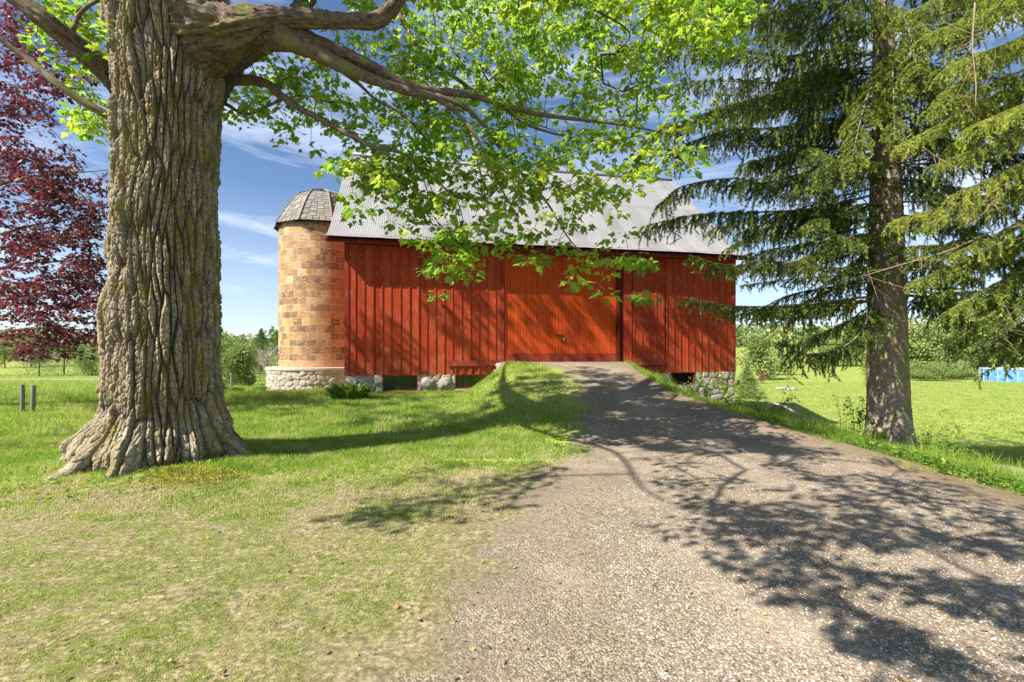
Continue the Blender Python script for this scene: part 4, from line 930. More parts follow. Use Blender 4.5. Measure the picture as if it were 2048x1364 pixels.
for k in range(34):                                        # the part above the frame
    z = g.uniform(9.8, 16.8); a = g.uniform(0, 2*math.pi); ln = 3.9*(17.6-z)/8+.4; c = np.array([SP[0]-.1, SP[1], z+zsp]); dr = np.array([math.cos(a), math.sin(a), 0])
    sp.bough(spline([c, c+dr*ln*.5+[0, 0, -.2], c+dr*ln+[0, 0, -.5]], .3), .025, dens=.35, hang=.4)
cnt_log = ['spruce %d' % sp.build()]
# bare dead twigs low on the trunk
mb = MB()
for k in range(26):
    z = g.uniform(2.4, 8.5); a = g.uniform(0, 2*math.pi); c = np.array([SP[0]-.012*z, SP[1], z+zsp]); dr = np.array([math.cos(a), math.sin(a), g.normal(-.2, .15)]); ln = g.uniform(.5, 1.3)
    mb.tube(spline([c+dr*.25, c+dr*ln*.6+g.normal(0, .06, 3), c+dr*ln+g.normal(0, .12, 3)], .2), .009, 4)
mb.build('dead_twigs', M['dry_twig'], spruce, smooth=True, world=True)
# second spruce, trunk right of the frame, boughs hang in front at right
S2 = np.array([12.4, 8.6]); z2 = float(H(*S2))
spruce2 = empty('spruce_tree', (S2[0], S2[1], z2), 0, label='spruce boughs with pale green tips hanging in from the right edge of the photo', cat='tree')
mb = MB(); q_ = spline([(S2[0], S2[1], z2-.1), (S2[0], S2[1], 3), (S2[0]-.05, S2[1], 8), (S2[0]-.05, S2[1], 14)], .4); mb.tube(q_, np.linspace(.36, .06, len(q_)), 14); mb.build('trunk', M['spruce_bark'], spruce2, smooth=True, world=True)
sp = Spruce(spruce2, 9)
for (ys_, x_, ye, dd, br) in ((-160, 1800, 30, 8.4, .1), (40, 1800, 290, 8.2, .3), (-100, 1880, 190, 8.6, .25), (150, 1900, 290, 8.6, .2), (330, 1790, 440, 8.0, .3), (430, 1830, 560, 8.8, .2), (-80, 1850, 70, 7.6, .2), (0, 1900, 130, 7.3, .3), (60, 1860, 215, 7.8, .15), (120, 1950, 250, 7.0, .3), (180, 1870, 330, 7.7, .1), (230, 1930, 380, 7.2, .25), (290, 1850, 450, 7.8, .2), (340, 1930, 500, 7.3, .15),
                          (380, 1840, 560, 8.0, .1), (420, 1900, 620, 7.6, .1), (470, 1960, 640, 7.5, 0), (520, 1970, 700, 7.9, -.1), (560, 2010, 690, 8.4, -.1), (-140, 1950, 10, 7.0, .2), (250, 1980, 520, 9.0, -.1), (100, 1960, 400, 9.4, -.1), (-20, 1900, 300, 9.6, -.1), (500, 1990, 735, 7.9, 0), (300, 1990, 600, 9.2, -.1), (400, 1900, 690, 9.5, -.1),
                          (-60, 1990, 330, 10.2, -.15), (60, 1920, 480, 10.4, -.15), (200, 1960, 610, 10.6, -.15)):
    a = P(0, 0, 1); zt_ = P(2200, ys_, 8.6)[2]; st_ = np.array([S2[0]-.2, S2[1], zt_]); e_ = P(x_, ye, dd); m_ = st_*.5+e_*.5+np.array([0, 0, .18])
    S = spline([st_, m_, e_], .09); sp.bough(S, .026, bright=br+.12, hang=.36, side=.8, dens=.95)
for k in range(26):
    z = g.uniform(3, 13); a = g.uniform(-1.2, 2.6); ln = 3.2*(15-z)/12+.3; c = np.array([S2[0], S2[1], z]); dr = np.array([math.cos(a), math.sin(a), 0]); sp.bough(spline([c, c+dr*ln*.5, c+dr*ln+[0, 0, -.5]], .3), .025, dens=.3)
cnt_log.append('spruce2 %d' % sp.build(nd=.042, spacing=.0042))
mb = MB()
for pts in ([(1845, 293, 7.4), (1880, 318, 7.4), (1930, 345, 7.3), (1985, 368, 7.3), (2060, 372, 7.4)], [(1970, 362, 7.3), (1990, 410, 7.2), (2020, 440, 7.2), (2060, 460, 7.2)], [(1700, 560, 8), (1800, 530, 8), (1900, 500, 7.8), (2000, 455, 7.7)], [(1950, 5, 7), (1945, 90, 7), (1952, 170, 7), (1950, 215, 7)], [(2005, 600, 7.6), (2022, 640, 7.6), (2010, 675, 7.6)]):
    S = spline(np.array([P(*p) for p in pts]), .1); mb.tube(S, np.linspace(.006, .013, len(S)) if pts[0][0] < 1850 else np.linspace(.012, .006, len(S)), 5)
    for k in range(14):
        i = g.integers(1, len(S)-1); mb.tube(spline([S[i], S[i]+g.normal(0, .12, 3)+[-.05, 0, -.1], S[i]+g.normal(0, .2, 3)+[-.12, 0, -.3]], .15), .003, 3)
mb.build('dead_twigs', M['dry_twig'], spruce2, smooth=True, world=True)

# ------------------------------------------------------------------ background plants
def far_tree(name, label, cat, base, h, wd, kind, seed, group=None, n=5200, mat=None, size=None, trunkmat='limb'):
    g = np.random.default_rng(seed); x, y = base; z0 = float(H(x, y)); root = empty(name, (x, y, z0), 0, label=label, cat=cat, group=group)
    mb = MB(); mb.tube(spline([(x, y, z0-.1), (x+g.normal(0, .03)*h, y, z0+h*.4), (x, y, z0+h*.85)], h/8), np.linspace(max(.02, h*.022), .01, len(spline([(x, y, z0-.1), (x, y, z0+h*.4), (x, y, z0+h*.85)], h/8))+0)[:len(spline([(x, y, z0-.1), (x, y, z0+h*.4), (x, y, z0+h*.85)], h/8))] if False else max(.02, h*.016), 6); mb.build('trunk', M[trunkmat], root, smooth=True, world=True)
    size = size or max(.05, h*.035)
    if kind == 'conifer':
        nb = int(26+h*4); pts = []; fw = []; cc = []
        for k in range(nb*3):
            u = (k/(nb*3))**.8; zz = h*(.04+.95*u); a = k*2.399+g.normal(0, .2); r = wd/2*(1-u)**.85*g.uniform(.75, 1.1); m_ = max(6, int(n/(nb*3)*(1-u*.6)))
            t = g.random(m_)**.6; sp_ = r*.22*(.3+t); p = np.c_[x+np.cos(a)*r*t+g.normal(0, 1, m_)*sp_*.8, y+np.sin(a)*r*t+g.normal(0, 1, m_)*sp_*.8, z0+zz-t*r*.18+g.normal(0, .012*h, m_)]
            pts.append(p); fw.append(np.c_[np.full(m_, math.cos(a)), np.full(m_, math.sin(a)), g.normal(-.2, .3, m_)]+g.normal(0, .35, (m_, 3))); cc.append(np.clip(.15+.6*t*g.uniform(.6, 1.2)+g.normal(0, .1, m_), 0, 1))
        pts, fw, cc = map(np.concatenate, (pts, fw, cc)); shp = (np.array([(-.16, 0, 0), (.16, 0, 0), (0, 1, 0)]), np.array([(0, 1, 2)]))
    elif kind == 'bare':
        mb = MB()
        for k in range(46):
            a = g.uniform(0, 6.28); zz = z0+h*g.uniform(.15, .7); ln = wd*.5*g.uniform(.5, 1); e = np.array([x+math.cos(a)*ln, y+math.sin(a)*ln*.6, min(z0+h, zz+ln*g.uniform(.7, 1.4))]); s0_ = np.array([x, y, zz])
            S = spline([s0_, (s0_+e)/2+[0, 0, -.05], e], .3); mb.tube(S, np.linspace(.03, .01, len(S)), 3)
            for q in range(5):
                i = g.integers(1, len(S)); mb.tube([S[i], S[i]+g.normal(0, .2, 3)+[math.cos(a)*.2, 0, .35]], .01, 3)
        mb.build('branches', M['grey_twig'], root, world=True); return root
    else:
        nl = 16; C = []; 
        for k in range(nl):
            a, b = g.uniform(0, 6.28), g.uniform(-.9, 1); C.append((x+math.cos(a)*wd*.30*g.uniform(.3, 1), y+math.sin(a)*wd*.26*g.uniform(.3, 1), z0+h*(.44+.36*b), wd*g.uniform(.16, .28), h*g.uniform(.13, .24)))
        pts = []; cc = []
        for c in C:
            m_ = n//nl; d = rdir(m_); rr = g.random(m_)**.4; p = np.c_[c[0]+d[:, 0]*c[3]*rr, c[1]+d[:, 1]*c[3]*rr, c[2]+d[:, 2]*c[4]*rr]; p[:, 2] = np.maximum(p[:, 2], z0+.05); pts.append(p); cc.append(np.clip(g.normal(.5, .12)+g.normal(0, .2, m_), 0, 1))
            if True:
                S = spline([(x, y, z0+h*.2), ((x+c[0])/2, (y+c[1])/2, (z0+h*.2+c[2])/2), c[:3]], .5); 
        pts, cc = map(np.concatenate, (pts, cc)); fw = g.normal(size=pts.shape); shp = simple_leaf_shape()
    V, Fc, A = scatter(shp, pts, fw, g.normal(size=pts.shape)+[0, 0, .8], size*g.uniform(.6, 1.4, len(pts)), cc)
    mesh('crown', V, Fc, M[mat or ('far_conifer' if kind == 'conifer' else 'far_leaf')], root, {'v': A}, False, True); return root
def at(px, d): return ((px-CX)/F*d, d)
far_tree('spruce_tree', 'broad blue-green spruce under the red maple, nearest the left edge', 'tree', at(78, 50), 3.9, 5.4, 'conifer', 1)
far_tree('spruce_tree', 'broad blue-green spruce in the field just left of the big maple trunk', 'tree', at(128, 54), 4.6, 6.4, 'conifer', 2)
far_tree('leafy_bush', 'round light green bush touching the left side of the maple trunk', 'bush', at(183, 52), 3.2, 4.6, 'leaf', 3)
far_tree('leafy_tree', 'small leafy tree at the far left edge under red leaves', 'tree', at(10, 75), 4.6, 7, 'leaf', 4)
far_tree('leafy_tree', 'pale green tree behind the two broad spruces', 'tree', at(62, 82), 5.6, 7, 'leaf', 44)
far_tree('leafy_tree', 'mid green tree behind the round bush left of the trunk', 'tree', at(160, 85), 6.4, 8, 'leaf', 45)
far_tree('pine_tree', 'light green feathery young pine behind the wire fence', 'tree', at(468, 27), 2.6, 2.5, 'leaf', 5, n=9000, size=.09)
far_tree('spruce_tree', 'tall dark pointed spruce left of the silo', 'tree', at(523, 62), 5.6, 3.6, 'conifer', 6)
far_tree('spruce_tree', 'dark spruce half hidden behind the silo', 'tree', at(556, 66), 5.2, 4.2, 'conifer', 7)
far_tree('bare_tree', 'leafless grey shrub-like tree in front of the dark spruces', 'tree', at(535, 47), 2.9, 2.6, 'bare', 8, trunkmat='grey_twig')
far_tree('spruce_sapling', 'small round spruce in the field beside the silo base', 'tree', at(520, 40), 1.4, 2.1, 'conifer', 9)
far_tree('leafy_tree', 'olive tree between the young pine and the pointed spruce', 'tree', at(492, 56), 4.2, 4.4, 'leaf', 10)
far_tree('leafy_tree', 'leafy tree rising against the maple trunk above the young pine', 'tree', at(447, 60), 4.6, 4.4, 'leaf', 46)
far_tree('flowering_bush', 'low yellow-pink bush at the foot of the thin fence post', 'bush', at(440, 19), .75, .85, 'leaf', 11, n=1500, size=.06)
far_tree('low_bush', 'dark low clump on the lawn edge right of the fence post', 'bush', at(474, 19.5), .36, .62, 'leaf', 12, n=1500, size=.05, mat='weed')
far_tree('low_bush', 'dark low clump on the lawn edge nearest the silo base', 'bush', at(519, 20.5), .36, .8, 'leaf', 13, n=1500, size=.05, mat='weed')
far_tree('spruce_sapling', 'bushy young spruce just behind the right corner of the barn', 'tree', at(1494, 36), 2.5, 2.9, 'conifer', 14, n=22000, mat='far_leaf')
far_tree('russet_bush', 'small reddish brown upright bush beyond the barn corner', 'bush', at(1523, 52), 1.5, .95, 'leaf', 15, n=1800, mat='red_bush')
far_tree('cone_shrub', 'bright green cone shaped shrub beside the reddish bush', 'shrub', at(1548, 54), 1.25, 1.3, 'conifer', 16, mat='far_leaf', n=2600)
far_tree('cone_shrub', 'bright green cone shaped shrub under the hanging spruce boughs', 'shrub', at(1576, 54), 1.25, 1.3, 'conifer', 17, mat='far_leaf', n=2600)
far_tree('cone_shrub', 'bright green cone shaped shrub touching the left side of the spruce trunk', 'shrub', at(1732, 48), 1.2, 1.1, 'conifer', 18, mat='far_leaf', n=2600)
far_tree('leafy_tree', 'yellow-green tree standing right behind the barn corner', 'tree', at(1522, 60), 6.6, 6, 'leaf', 19)
far_tree('leafy_tree', 'smaller yellow-green tree right of the one behind the barn corner', 'tree', at(1560, 72), 4.6, 6, 'leaf', 20)
for k, (px_, d, h, wd, lb) in enumerate(((1850, 62, 8.6, 9, 'bushy olive tree directly right of the spruce trunk'), (1905, 66, 9.2, 10, 'tall pale tree in the middle of the thicket at right'), (1960, 70, 10.5, 10, 'tall tree at the right end of the thicket'), (1780, 70, 7.4, 9, 'leafy tree hidden mostly behind the spruce trunk'), (2030, 72, 9.0, 10, 'tall leafy tree at the right edge above the pool'), (1700, 95, 6.0, 9, 'distant leafy tree left of the spruce trunk'))):
    far_tree('leafy_tree', lb, 'tree', at(px_, d), h, wd, 'leaf', 30+k, n=7500)
for k, (px_, d, h, wd, lb) in enumerate(((1840, 58, 2.8, 5.5, 'rounded low bush at the left foot of the thicket'), (1890, 57, 2.6, 5.0, 'pale grey-green bush in the middle foot of the thicket'), (1935, 60, 2.6, 5.0, 'rounded bush at the right foot of the thicket left of the pool'))):
    far_tree('thicket_bush', lb, 'bush', at(px_, d), h, wd, 'leaf', 50+k, n=5000)
# far-off woods as masses
def woods(name, x0, x1, d0, d1, h0, h1, seed, n=26000, size=1.3, mat='far_leaf'):
    g = np.random.default_rng(seed); nt_ = 90; C = np.c_[g.uniform(x0, x1, nt_), g.uniform(d0, d1, nt_)]; pts = []; cc = []
    for c in C:
        h = g.uniform(h0, h1); w_ = h*g.uniform(.5, .9); m_ = n//nt_; d = rdir(m_); r = g.random(m_)**.4; z0 = float(H(c[0], c[1])); con = g.random() < .3
        rr = np.where(con, 1-np.clip((d[:, 2]*r+1)/2, 0, 1), 1.0)
        pts.append(np.c_[c[0]+d[:, 0]*r*w_*rr, c[1]+d[:, 1]*r*w_*rr, z0+h*.5+d[:, 2]*r*h*.5]); cc.append(np.clip((.15 if con else g.normal(.45, .2))+g.normal(0, .12, m_), 0, 1))
    pts, cc = map(np.concatenate, (pts, cc)); V, Fc, A = scatter(simple_leaf_shape(), pts, g.normal(size=pts.shape), g.normal(size=pts.shape)+[0, 0, .8], size*g.uniform(.6, 1.4, len(pts)), cc)
    o = mesh(name, V, Fc, M[mat], None, {'v': A}); return o
tag(woods('far_woods', -260, -60, 190, 260, 8, 13, 1), 'hazy belt of distant woodland on the left horizon', 'woods', kind='stuff')
tag(woods('far_woods', 60, 250, 170, 230, 7, 11, 2), 'distant wooded hill line right of the barn', 'woods', kind='stuff')
tag(woods('far_woods', 75, 190, 105, 125, 2.5, 5, 3, n=14000, size=.6), 'low scrubby hedge at the back of the right field', 'hedge', kind='stuff')

# ------------------------------------------------------------------ small things
def post(name, label, px, py, d, hpx, r, lean, group=None):
    x = (px-CX)/F*d; z = float(H(x, d)); o = empty(name, (x, d, z), 0, label=label, cat='post', group=group); h = hpx/F*d
    mb = MB(); mb.tube([(0, 0, -.1), (lean*.5, 0, h*.5), (lean, 0, h-.01), (lean, 0, h)], [r, r, r*1.0, r*.8], 14); mb.build('shaft', M['post'], o, smooth=False)
    mb = MB(); mb.tube([(lean, 0, h+.001), (lean, 0, h+.012)], [r*.95, r*.7], 14); mb.build('cap', M['metal'], o)
post('short_post', 'upright short grey post, left one of the pair on the lawn', 45, 825, 11.7, 55, .045, 0)
post('short_post', 'slightly leaning short grey post, right one of the pair on the lawn', 65, 827, 11.6, 54, .045, .03)
fz = empty('wire_fence', (at(463, 20.5)[0], 20.5, float(H(*at(463, 20.5)))), 0, label='thin wire fence on two slim grey posts behind the maple trunk', cat='fence')
tops = []
for px_ in (431, 463):
    x, y = at(px_, 20.5); z = float(H(x, y)); mb = MB(); mb.tube([(x, y, z-.1), (x, y, z+.86)], .045, 8); mb.build('post', M['post'], fz, world=True); tops.append((x, y, z))
mb = MB()
for hh in (.3, .55, .8):
    a, b = tops; mb.tube([(a[0]-4, a[1]-.3, float(H(a[0]-4, a[1]-.3))+hh), (a[0], a[1], a[2]+hh), (b[0], b[1], b[2]+hh), (b[0]+2.0, b[1]+.8, float(H(b[0]+2.0, b[1]+.8))+hh)], .005, 4)
mb.build('wire', M['metal'], fz, world=True)
# pool
px0 = at(1980, 57); pz = float(H(px0[0]+3, 57)); pool = empty('swimming_pool', (px0[0]+3.2, 57, pz), 0, label='round blue above-ground swimming pool at the right edge of the field', cat='pool')
n = 24; th = np.arange(n)*2*math.pi/n; k = np.arange(n); mb = MB(); rp_ = 3.2
mb.add(np.r_[np.c_[rp_*np.cos(th), rp_*np.sin(th), np.full(n, -.1)], np.c_[rp_*np.cos(th), rp_*np.sin(th), np.full(n, 1.45)]], np.c_[k, (k+1) % n, (k+1) % n+n, k+n]); mb.build('wall', M['pool'], pool)
mb = MB(); q = [(rp_*math.cos(t), rp_*math.sin(t), 1.47) for t in np.linspace(0, 2*math.pi, 49)]; mb.tube(q, .06, 6); mb.build('rim', M['poolw'], pool)
for t in th: 
    mb = MB(); mb.tube([(rp_*1.01*math.cos(t), rp_*1.01*math.sin(t), -.1), (rp_*1.01*math.cos(t), rp_*1.01*math.sin(t), 1.45)], .03, 5); mb.build('upright', M['poolw'], pool)
# rocks
q = gpt(2008, 952); b_ = boulder((q[0], q[1], q[2]+.02), (.42, .26, .13), 4, None, 'rock'); tag(b_, 'large flat grey rock lying in the weeds near the right edge', 'rock')
xr, yr = at(1570, 44); rzz = float(H(xr, yr))
for k, (dx, dy, r, lb) in enumerate(((-.5, 0, .42, 'leftmost pale rock of the small heap in the right field'), (.15, .3, .46, 'biggest rock of the small heap in the right field'), (.7, -.1, .36, 'rightmost rock of the small heap in the right field'), (.1, -.45, .26, 'smallest front rock of the heap in the right field'))):
    tag(boulder((xr+dx, yr+dy, rzz+.08), (r*.8, r*.7, r*.42), 20+k, None, 'rock'), lb, 'rock', 'heap of rocks in the right field')
# fallen branch beside the drive
q0 = gpt(1625, 858); root = empty('fallen_branch', q0, 0, label='fallen grey branch propped against a dark stub at the driveway edge', cat='branch')
a = q0+[.05, 0, .06]; mb = MB(); mb.tube(spline([a, a+[-.22, .25, .22], a+[-.42, .5, .42], a+[-.75, .7, .52]], .06), .03, 8); mb.build('stem', M['grey_twig'], root, smooth=True, world=True)
mb = MB(); mb.tube(spline([a+[-.12, -.02, 0], a+[.1, 0, .06], a+[.34, .02, .03], a+[.38, .02, -.06]], .05), .045, 8); mb.build('stub', M['limb'], root, smooth=True, world=True)

# weeds, brambles and shrubs
leafv = (np.array([(0, 0, 0), (.25, .35, .03), (.2, .7, 0), (0, 1, -.12), (-.2, .7, 0), (-.25, .35, .03)]), np.array([(0, 1, 2), (0, 2, 3), (0, 3, 4), (0, 4, 5)]))
def plant(name, label, cat, base, stems, h, spread, leaf, nleaf, seed, mat='weed', arch=0.3, shape=None, direction=None, col=.5, group=None, stemr=.004):
    g = np.random.default_rng(seed); base = np.asarray(base, float); root = empty(name, base, 0, label=label, cat=cat, group=group); mb = MB(); LV = Leaves()
    for s in range(stems):
        a = g.uniform(0, 6.28); d = np.array([math.cos(a), math.sin(a)*.7, 0])*spread*g.uniform(.3, 1)
        if direction is not None: d = np.asarray(direction, float)*g.uniform(.7, 1.1)+g.normal(0, .06, 3)
        hh = h*g.uniform(.6, 1.05); p0 = base+np.r_[g.normal(0, .04, 2), -.02]; S = spline([p0, p0+d*.35+[0, 0, hh*.6], p0+d*.75+[0, 0, hh*.95], p0+d*1.1+[0, 0, hh*(1-arch)]], .05)
        mb.tube(S, np.linspace(stemr, stemr*.4, len(S)), 4); n = nleaf; i = g.integers(len(S)//5, len(S), n); ps = S[i]+g.normal(0, leaf*.35, (n, 3)); fw = g.normal(size=(n, 3))*[1, 1, .5]+[0, 0, -.1]
        LV.add(*scatter(shape or leafv, ps, fw, g.normal(size=(n, 3))*.5+[0, 0, 1], leaf*g.uniform(.6, 1.2, n), np.clip(col+g.normal(0, .2, n), 0, 1)))
    mb.build('stems', M['twig'], root, world=True); LV.build('leaves', M[mat], root); return root
q = gpt(1455, 808); wb = lambda px, py, d: np.array([(px-CX)/F*d, d, float(H((px-CX)/F*d, d))])
plant('maple_sapling', 'young sapling with lobed bright leaves against the barn corner', 'plant', wb(1455, 0, 15.5), 5, 1.25, .5, .14, 26, 61, shape=ms, col=.75)
plant('shrub', 'airy grey-green shrub hiding the foundation left of the sapling', 'shrub', wb(1415, 0, 15.2), 14, .95, .75, .07, 40, 62, col=.35)
plant('bramble', 'bramble with leafy arching stems just right of the barn corner', 'shrub', wb(1510, 0, 12.4), 9, 1.0, .6, .05, 36, 63, arch=.35, col=.4)
plant('bramble', 'bramble arching over toward the spruce above the fallen branch', 'shrub', wb(1555, 0, 11.2), 6, .85, .5, .05, 40, 64, arch=.3, direction=(.45, .05, 0), col=.35)
plant('sapling', 'thin bare-stemmed sapling midway between fallen branch and spruce', 'plant', wb(1682, 0, 10.2), 4, .95, .25, .05, 16, 65, arch=.0, col=.5)
plant('shrub', 'leafy dark shrub pressed against the left side of the spruce trunk', 'shrub', wb(1712, 0, 10.6), 10, .95, .35, .075, 22, 66, col=.3)
plant('bramble', 'long bramble stem arching away right of the spruce trunk', 'shrub', wb(1835, 0, 10.2), 3, .85, .5, .05, 50, 67, direction=(1.3, .2, 0), arch=.75, col=.4)
plant('shrub', 'yellow-green weeds clustered right of the spruce foot', 'plant', wb(1860, 0, 9.4), 16, .5, .4, .07, 18, 68, col=.65)
plant('leaf_sprout', 'bright yellow-green sprout in front of the spruce foot', 'plant', wb(1765, 0, 9.7), 4, .28, .16, .17, 6, 69, col=.95, shape=ms)
plant('climbing_bramble', 'reddish leafed vine on the right bottom corner of the barn wall', 'plant', barn_w(BL-.2, -.25, .0), 8, 1.7, .45, .07, 18, 70, mat='red_bush', col=.4)
for k, (px_, d, n_, hh, lb) in enumerate(((1385, 13.4, 16, .55, 'leafy weeds on the bank below the right barn window'), (1470, 11.6, 18, .5, 'tangle of weeds on the bank halfway to the fallen branch'), (1530, 10.6, 18, .45, 'leafy weeds at the drive edge below the arching brambles'), (1640, 9.2, 16, .35, 'weeds at the drive edge in front of the fallen branch stub'), (1900, 8.0, 20, .36, 'weeds on the drive edge left of the flat grey rock'))):
    plant('weed_patch', lb, 'weeds', wb(px_, 0, d), n_, hh, .5, .07, 26, 80+k, col=.55)
# daylily clump at the barn's left corner
blade = (np.array([(-.06, 0, 0), (.06, 0, 0), (-.055, .4, .16), (.055, .4, .16), (-.035, .75, .17), (.035, .75, .17), (0, 1, .02)]), np.array([(0, 1, 3), (0, 3, 2), (2, 3, 5), (2, 5, 4), (4, 5, 6)]))
for (px_, d, n_, sz, lb) in ((700, 15.0, 420, .62, 'dark green clump of arching leaves at the left corner of the barn'),):
    c = wb(px_, 0, d); root = empty('lily_clump', c, 0, label=lb, cat='plant'); a = g.uniform(0, 6.28, n_); rr = g.random(n_)**.5*.42
    pos = c+np.c_[np.cos(a)*rr*1.3, np.sin(a)*rr, np.zeros(n_)]; fw = np.c_[np.cos(a), np.sin(a), g.uniform(.5, 1.8, n_)]; V, Fc, A = scatter(blade, pos, fw, np.c_[-np.cos(a)*.3, -np.sin(a)*.3, np.ones(n_)], sz*g.uniform(.6, 1.1, n_), np.clip(g.normal(.25, .2, n_), 0, 1))
    mesh('leaves', V, Fc, M['weed'], root, {'v': A}, False, True)

# ------------------------------------------------------------------ grass and ground cover
def grass():
    Vs, Fs, As, n0 = [], [], [], 0
    tri = np.array([(0, 1, 2)])
    def add(x, y, h, wd, col, lean=.45):
        nonlocal n0
        z = H(x, y); n = len(x); a = rng.uniform(0, 2*math.pi, n); l = rng.random(n)*lean*h; tw = rng.uniform(0, math.pi, n)
        b = rng.uniform(0, 2*math.pi, n)
        p0 = np.c_[x-np.cos(a)*wd/2, y-np.sin(a)*wd/2, z-.006]; p1 = np.c_[x+np.cos(a)*wd/2, y+np.sin(a)*wd/2, z-.006]; p2 = np.c_[x+np.cos(b)*l, y+np.sin(b)*l, z+h]
        Vs.append(np.stack([p0, p1, p2], 1).reshape(-1, 3)); Fs.append(np.arange(3*n).reshape(-1, 3)+n0); As.append(np.repeat(col, 3)); n0 += 3*n
    def pts(n, y0, y1, xm=1.12):
        y = rng.uniform(y0, y1, n); x = rng.uniform(-1, 1, n)*(xm*y+.3); return x, y
    def keepf(x, y, fac):
        gm = gravel_mask(x, y)+(fbm(x*1.3, y*1.3, 2)-.5)*1.6+(fbm(x*5, y*5, 7)-.5)*.5
        g_, l_ = ground_attrs(x, y); den = np.clip(-gm*1.4+.15, .0, 1)
        patch = .55*fbm(x*2.2, y*2.2, 6)+.45*fbm(x*9, y*9, 16, 3); den = den*np.where(patch+l_*.6 > .44, 1, .35)*np.where((fbm(x*11, y*11, 26, 2) > .40) | (l_ > .7), 1, .25)
        r = np.hypot(x-TC[0], y-TC[1]); inbarn = ((x-C0[0])*WN[0]+(y-C0[1])*WN[1] > -.12) & ((x-C0[0])*WX[0]+(y-C0[1])*WX[1] > -.1) & ((x-C0[0])*WX[0]+(y-C0[1])*WX[1] < BL+.1)
        onsilo = np.hypot(x-SC[0], y-SC[1]) < RB+.1; k = (rng.random(len(x)) < den*fac) & (r > .95) & ~inbarn & ~onsilo
        return k, l_, patch
    for (n, y0, y1, h, wd, fac) in ((420000, 1.6, 4.2, .024, .0055, 1), (380000, 4.2, 8.5, .045, .009, 1), (260000, 8.5, 17, .07, .014, 1), (220000, 17, 55, .055, .035, 1)):
        x, y = pts(n, y0, y1); k, l_, pa = keepf(x, y, fac); x, y, l_, pa = x[k], y[k], l_[k], pa[k]
        c = np.clip(.52+.22*l_+(pa-.5)*1.9+rng.normal(0, .30, len(x))-.30*(vn(x*.7, y*.7, 8) < .45)*(l_ < .6), 0, 1)
        tall = np.where((x < -6) & (y > 14.6) & (y < 30), 2.2, 1.0)
        add(x, y, lean=1.5 if y1 < 5 else .8, h=h*rng.uniform(.4, 1.5, len(x))*(.5+.6*l_)*tall, wd=wd*rng.uniform(.7, 1.3, len(x)), col=c)
    # rough fringe where the mower does not reach: along the right edge of the drive and up the bank
    y = rng.uniform(4.0, 18.5, 60000); x = XR(y)+np.abs(rng.normal(0, .9, len(y)))+.55; k = fbm(x*1.5, y*1.5, 3) > .50; x, y = x[k], y[k]
    add(x, y, rng.uniform(.06, .24, len(x)), .010*rng.uniform(.6, 1.4, len(x)), np.clip(rng.normal(.72, .16, len(x)), 0, 1), .9)
    y = rng.uniform(5, 16, 9000); x = XR(y)+.6+np.abs(rng.normal(0, .5, len(y))); k = fbm(x*1.2, y*1.2, 12) > .52; x, y = x[k], y[k]; add(x, y, rng.uniform(.18, .42, len(x)), .012, np.clip(rng.normal(.7, .15, len(x)), 0, 1), .7)
    y = rng.uniform(11, 17.2, 16000); x = XR(y)+rng.uniform(.0, 3, len(y)); add(x, y, rng.uniform(.05, .2, len(x)), .011, np.clip(rng.normal(.8, .15, len(x)), 0, 1), .9)
    # along walls
    s = rng.uniform(-.5, D0-1.0, 9000); y_ = -rng.uniform(.1, .45, 9000); x = C0[0]+s*WX[0]+y_*WN[0]; y = C0[1]+s*WX[1]+y_*WN[1]; add(x, y, rng.uniform(.04, .13, 9000), .012, np.clip(rng.normal(.8, .15, 9000), 0, 1), .7)
    return mesh('grass', np.concatenate(Vs), np.concatenate(Fs), M['grass'], None, {'v': np.concatenate(As)})
go = tag(grass(), 'mown green lawn thinning to straw and bare soil near the drive', 'grass', kind='stuff'); cnt_log.append('grass %d' % len(go.data.polygons)); print(cnt_log)
def cover():
    LV = Leaves(); y = rng.uniform(4.6, 14, 5200); x = XR(y)+.25+np.abs(rng.normal(0, .55, len(y))); k = fbm(x*1.1, y*1.1, 1) > .45; x, y = x[k], y[k]; z = H(x, y)+rng.uniform(.02, .16, len(x))
    LV.add(*scatter(leafv, np.c_[x, y, z], rdir(len(x), .4), rdir(len(x), .3, 1.2), rng.uniform(.04, .09, len(x)), np.clip(rng.normal(.5, .2, len(x)), 0, 1)))
    # broadleaf weeds round the maple foot and in the lawn
    a = rng.uniform(math.pi, 2.2*math.pi, 700); r = rng.uniform(1.0, 1.9, 700); x = TC[0]+np.cos(a)*r; y = TC[1]+np.sin(a)*r
    LV.add(*scatter(leafv, np.c_[x, y, H(x, y)+.02], rdir(700, .4, .4), rdir(700, .3, 1.2), rng.uniform(.03, .07, 700), np.clip(rng.normal(.7, .2, 700), 0, 1)))
    return LV.build('ground_weeds', M['weed'], None, False)
tag(cover(), 'low broadleaf weeds along the right edge of the driveway and round the maple foot', 'weeds', kind='stuff')
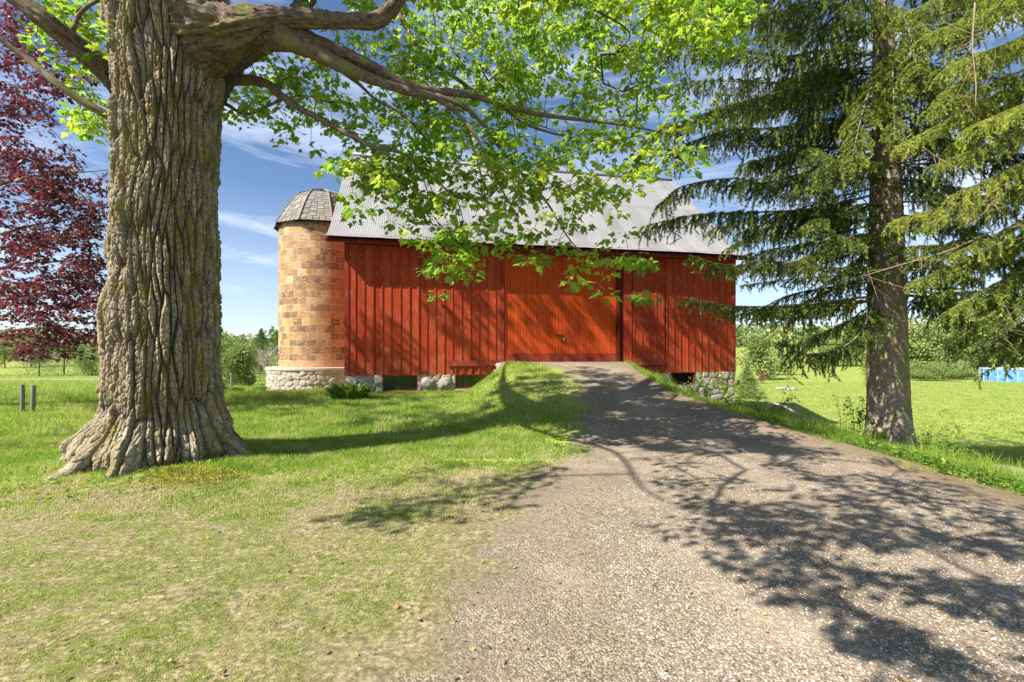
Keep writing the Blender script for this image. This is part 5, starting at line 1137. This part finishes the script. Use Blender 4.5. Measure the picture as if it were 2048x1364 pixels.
def pebbles():
    n = 42000; y = 1.7+5.3*rng.random(n)**1.5; x = rng.uniform(-1, 1, n)*1.12*y; k = gravel_mask(x, y)-(fbm(x*1.3, y*1.3, 2))*1.0 > .35; x, y = x[k], y[k]; n = len(x)
    V0 = np.array([(1, 0, 0), (.3, .95, 0), (-.8, .6, 0), (-.8, -.6, 0), (.3, -.95, 0), (.25, .1, .75)]); T0 = np.array([(0, 1, 5), (1, 2, 5), (2, 3, 5), (3, 4, 5), (4, 0, 5)])
    a = rng.uniform(0, 6.28, n); fw = np.c_[np.cos(a), np.sin(a), rng.normal(0, .15, n)]; sz = rng.uniform(.003, .0075, n)*(1+.25*(rng.random(n) < .05))
    V, Fc, A = scatter((V0, T0), np.c_[x, y, H(x, y)+.006], fw, np.tile([0, 0, 1.], (n, 1)), sz, rng.random(n)); return mesh('gravel_stones', V, Fc, M['pebble'], None, {'v': A})
m = NT('pebble'); M['pebble'] = m.fin(m.ramp(m.attr(), [(0, (.14, .12, .10)), (.4, (.30, .26, .22)), (.75, (.44, .39, .33)), (1, (.66, .61, .55))]), .85)
tag(pebbles(), 'loose pale gravel stones over the near driveway', 'gravel', kind='stuff')
def moss():
    n = 9000; cx, cy = P(390, 0, 5.5)[0], 5.5; a = rng.uniform(0, 6.28, n); r = rng.random(n)**.5; x = cx+np.cos(a)*r*.72; y = cy+np.sin(a)*r*.40; kp = (fbm(x*5, y*5, 3)+(1-r)*.7 > .62); x, y, r = x[kp], y[kp], r[kp]; n = len(x); b = 1-r**2
    z = H(x, y)+.12*b*.8; V, Fc, A = scatter((np.array([(-.12, 0, 0), (.12, 0, 0), (0, 1, 0)]), np.array([(0, 1, 2)])), np.c_[x, y, z-.02], rdir(n, 1, 1.4), rdir(n), rng.uniform(.015, .04, n), np.clip(fbm(x*6, y*6)*1.1-.1+rng.normal(0, .15, n), 0, 1)); return mesh('moss_mound', V, Fc, M['moss'], None, {'v': A})
m = NT('moss'); M['moss'] = m.fin(m.ramp(m.attr(), [(0, (.16, .22, .03)), (.55, (.36, .36, .05)), (1, (.50, .34, .06))]), .9)
tag(moss(), 'golden moss mound at the front foot of the maple trunk', 'moss', kind='stuff')

def litter():
    n = 1500; y = 1.8+11*rng.random(n)**1.3; x = rng.uniform(-1, 1, n)*1.1*y; r = np.hypot(x-TC[0], y-TC[1]); k = r > 1.1; x, y = x[k], y[k]; n = len(x)
    return mesh('leaf_litter', *scatter(leafv, np.c_[x, y, H(x, y)+.018], rdir(n, .15), rdir(n, .2, 1.5), rng.uniform(.012, .038, n), rng.random(n))[:2], M['litter'], None, {'v': np.repeat(rng.random(n), 6)})
m = NT('dry_leaf'); M['litter'] = m.fin(m.ramp(m.attr(), [(0, (.10, .06, .03)), (.5, (.26, .17, .08)), (.8, (.40, .32, .16)), (1, (.26, .33, .07))]), .85)
tag(litter(), 'scattered dry leaf bits and bud scales on the drive and lawn', 'leaf litter', kind='stuff')
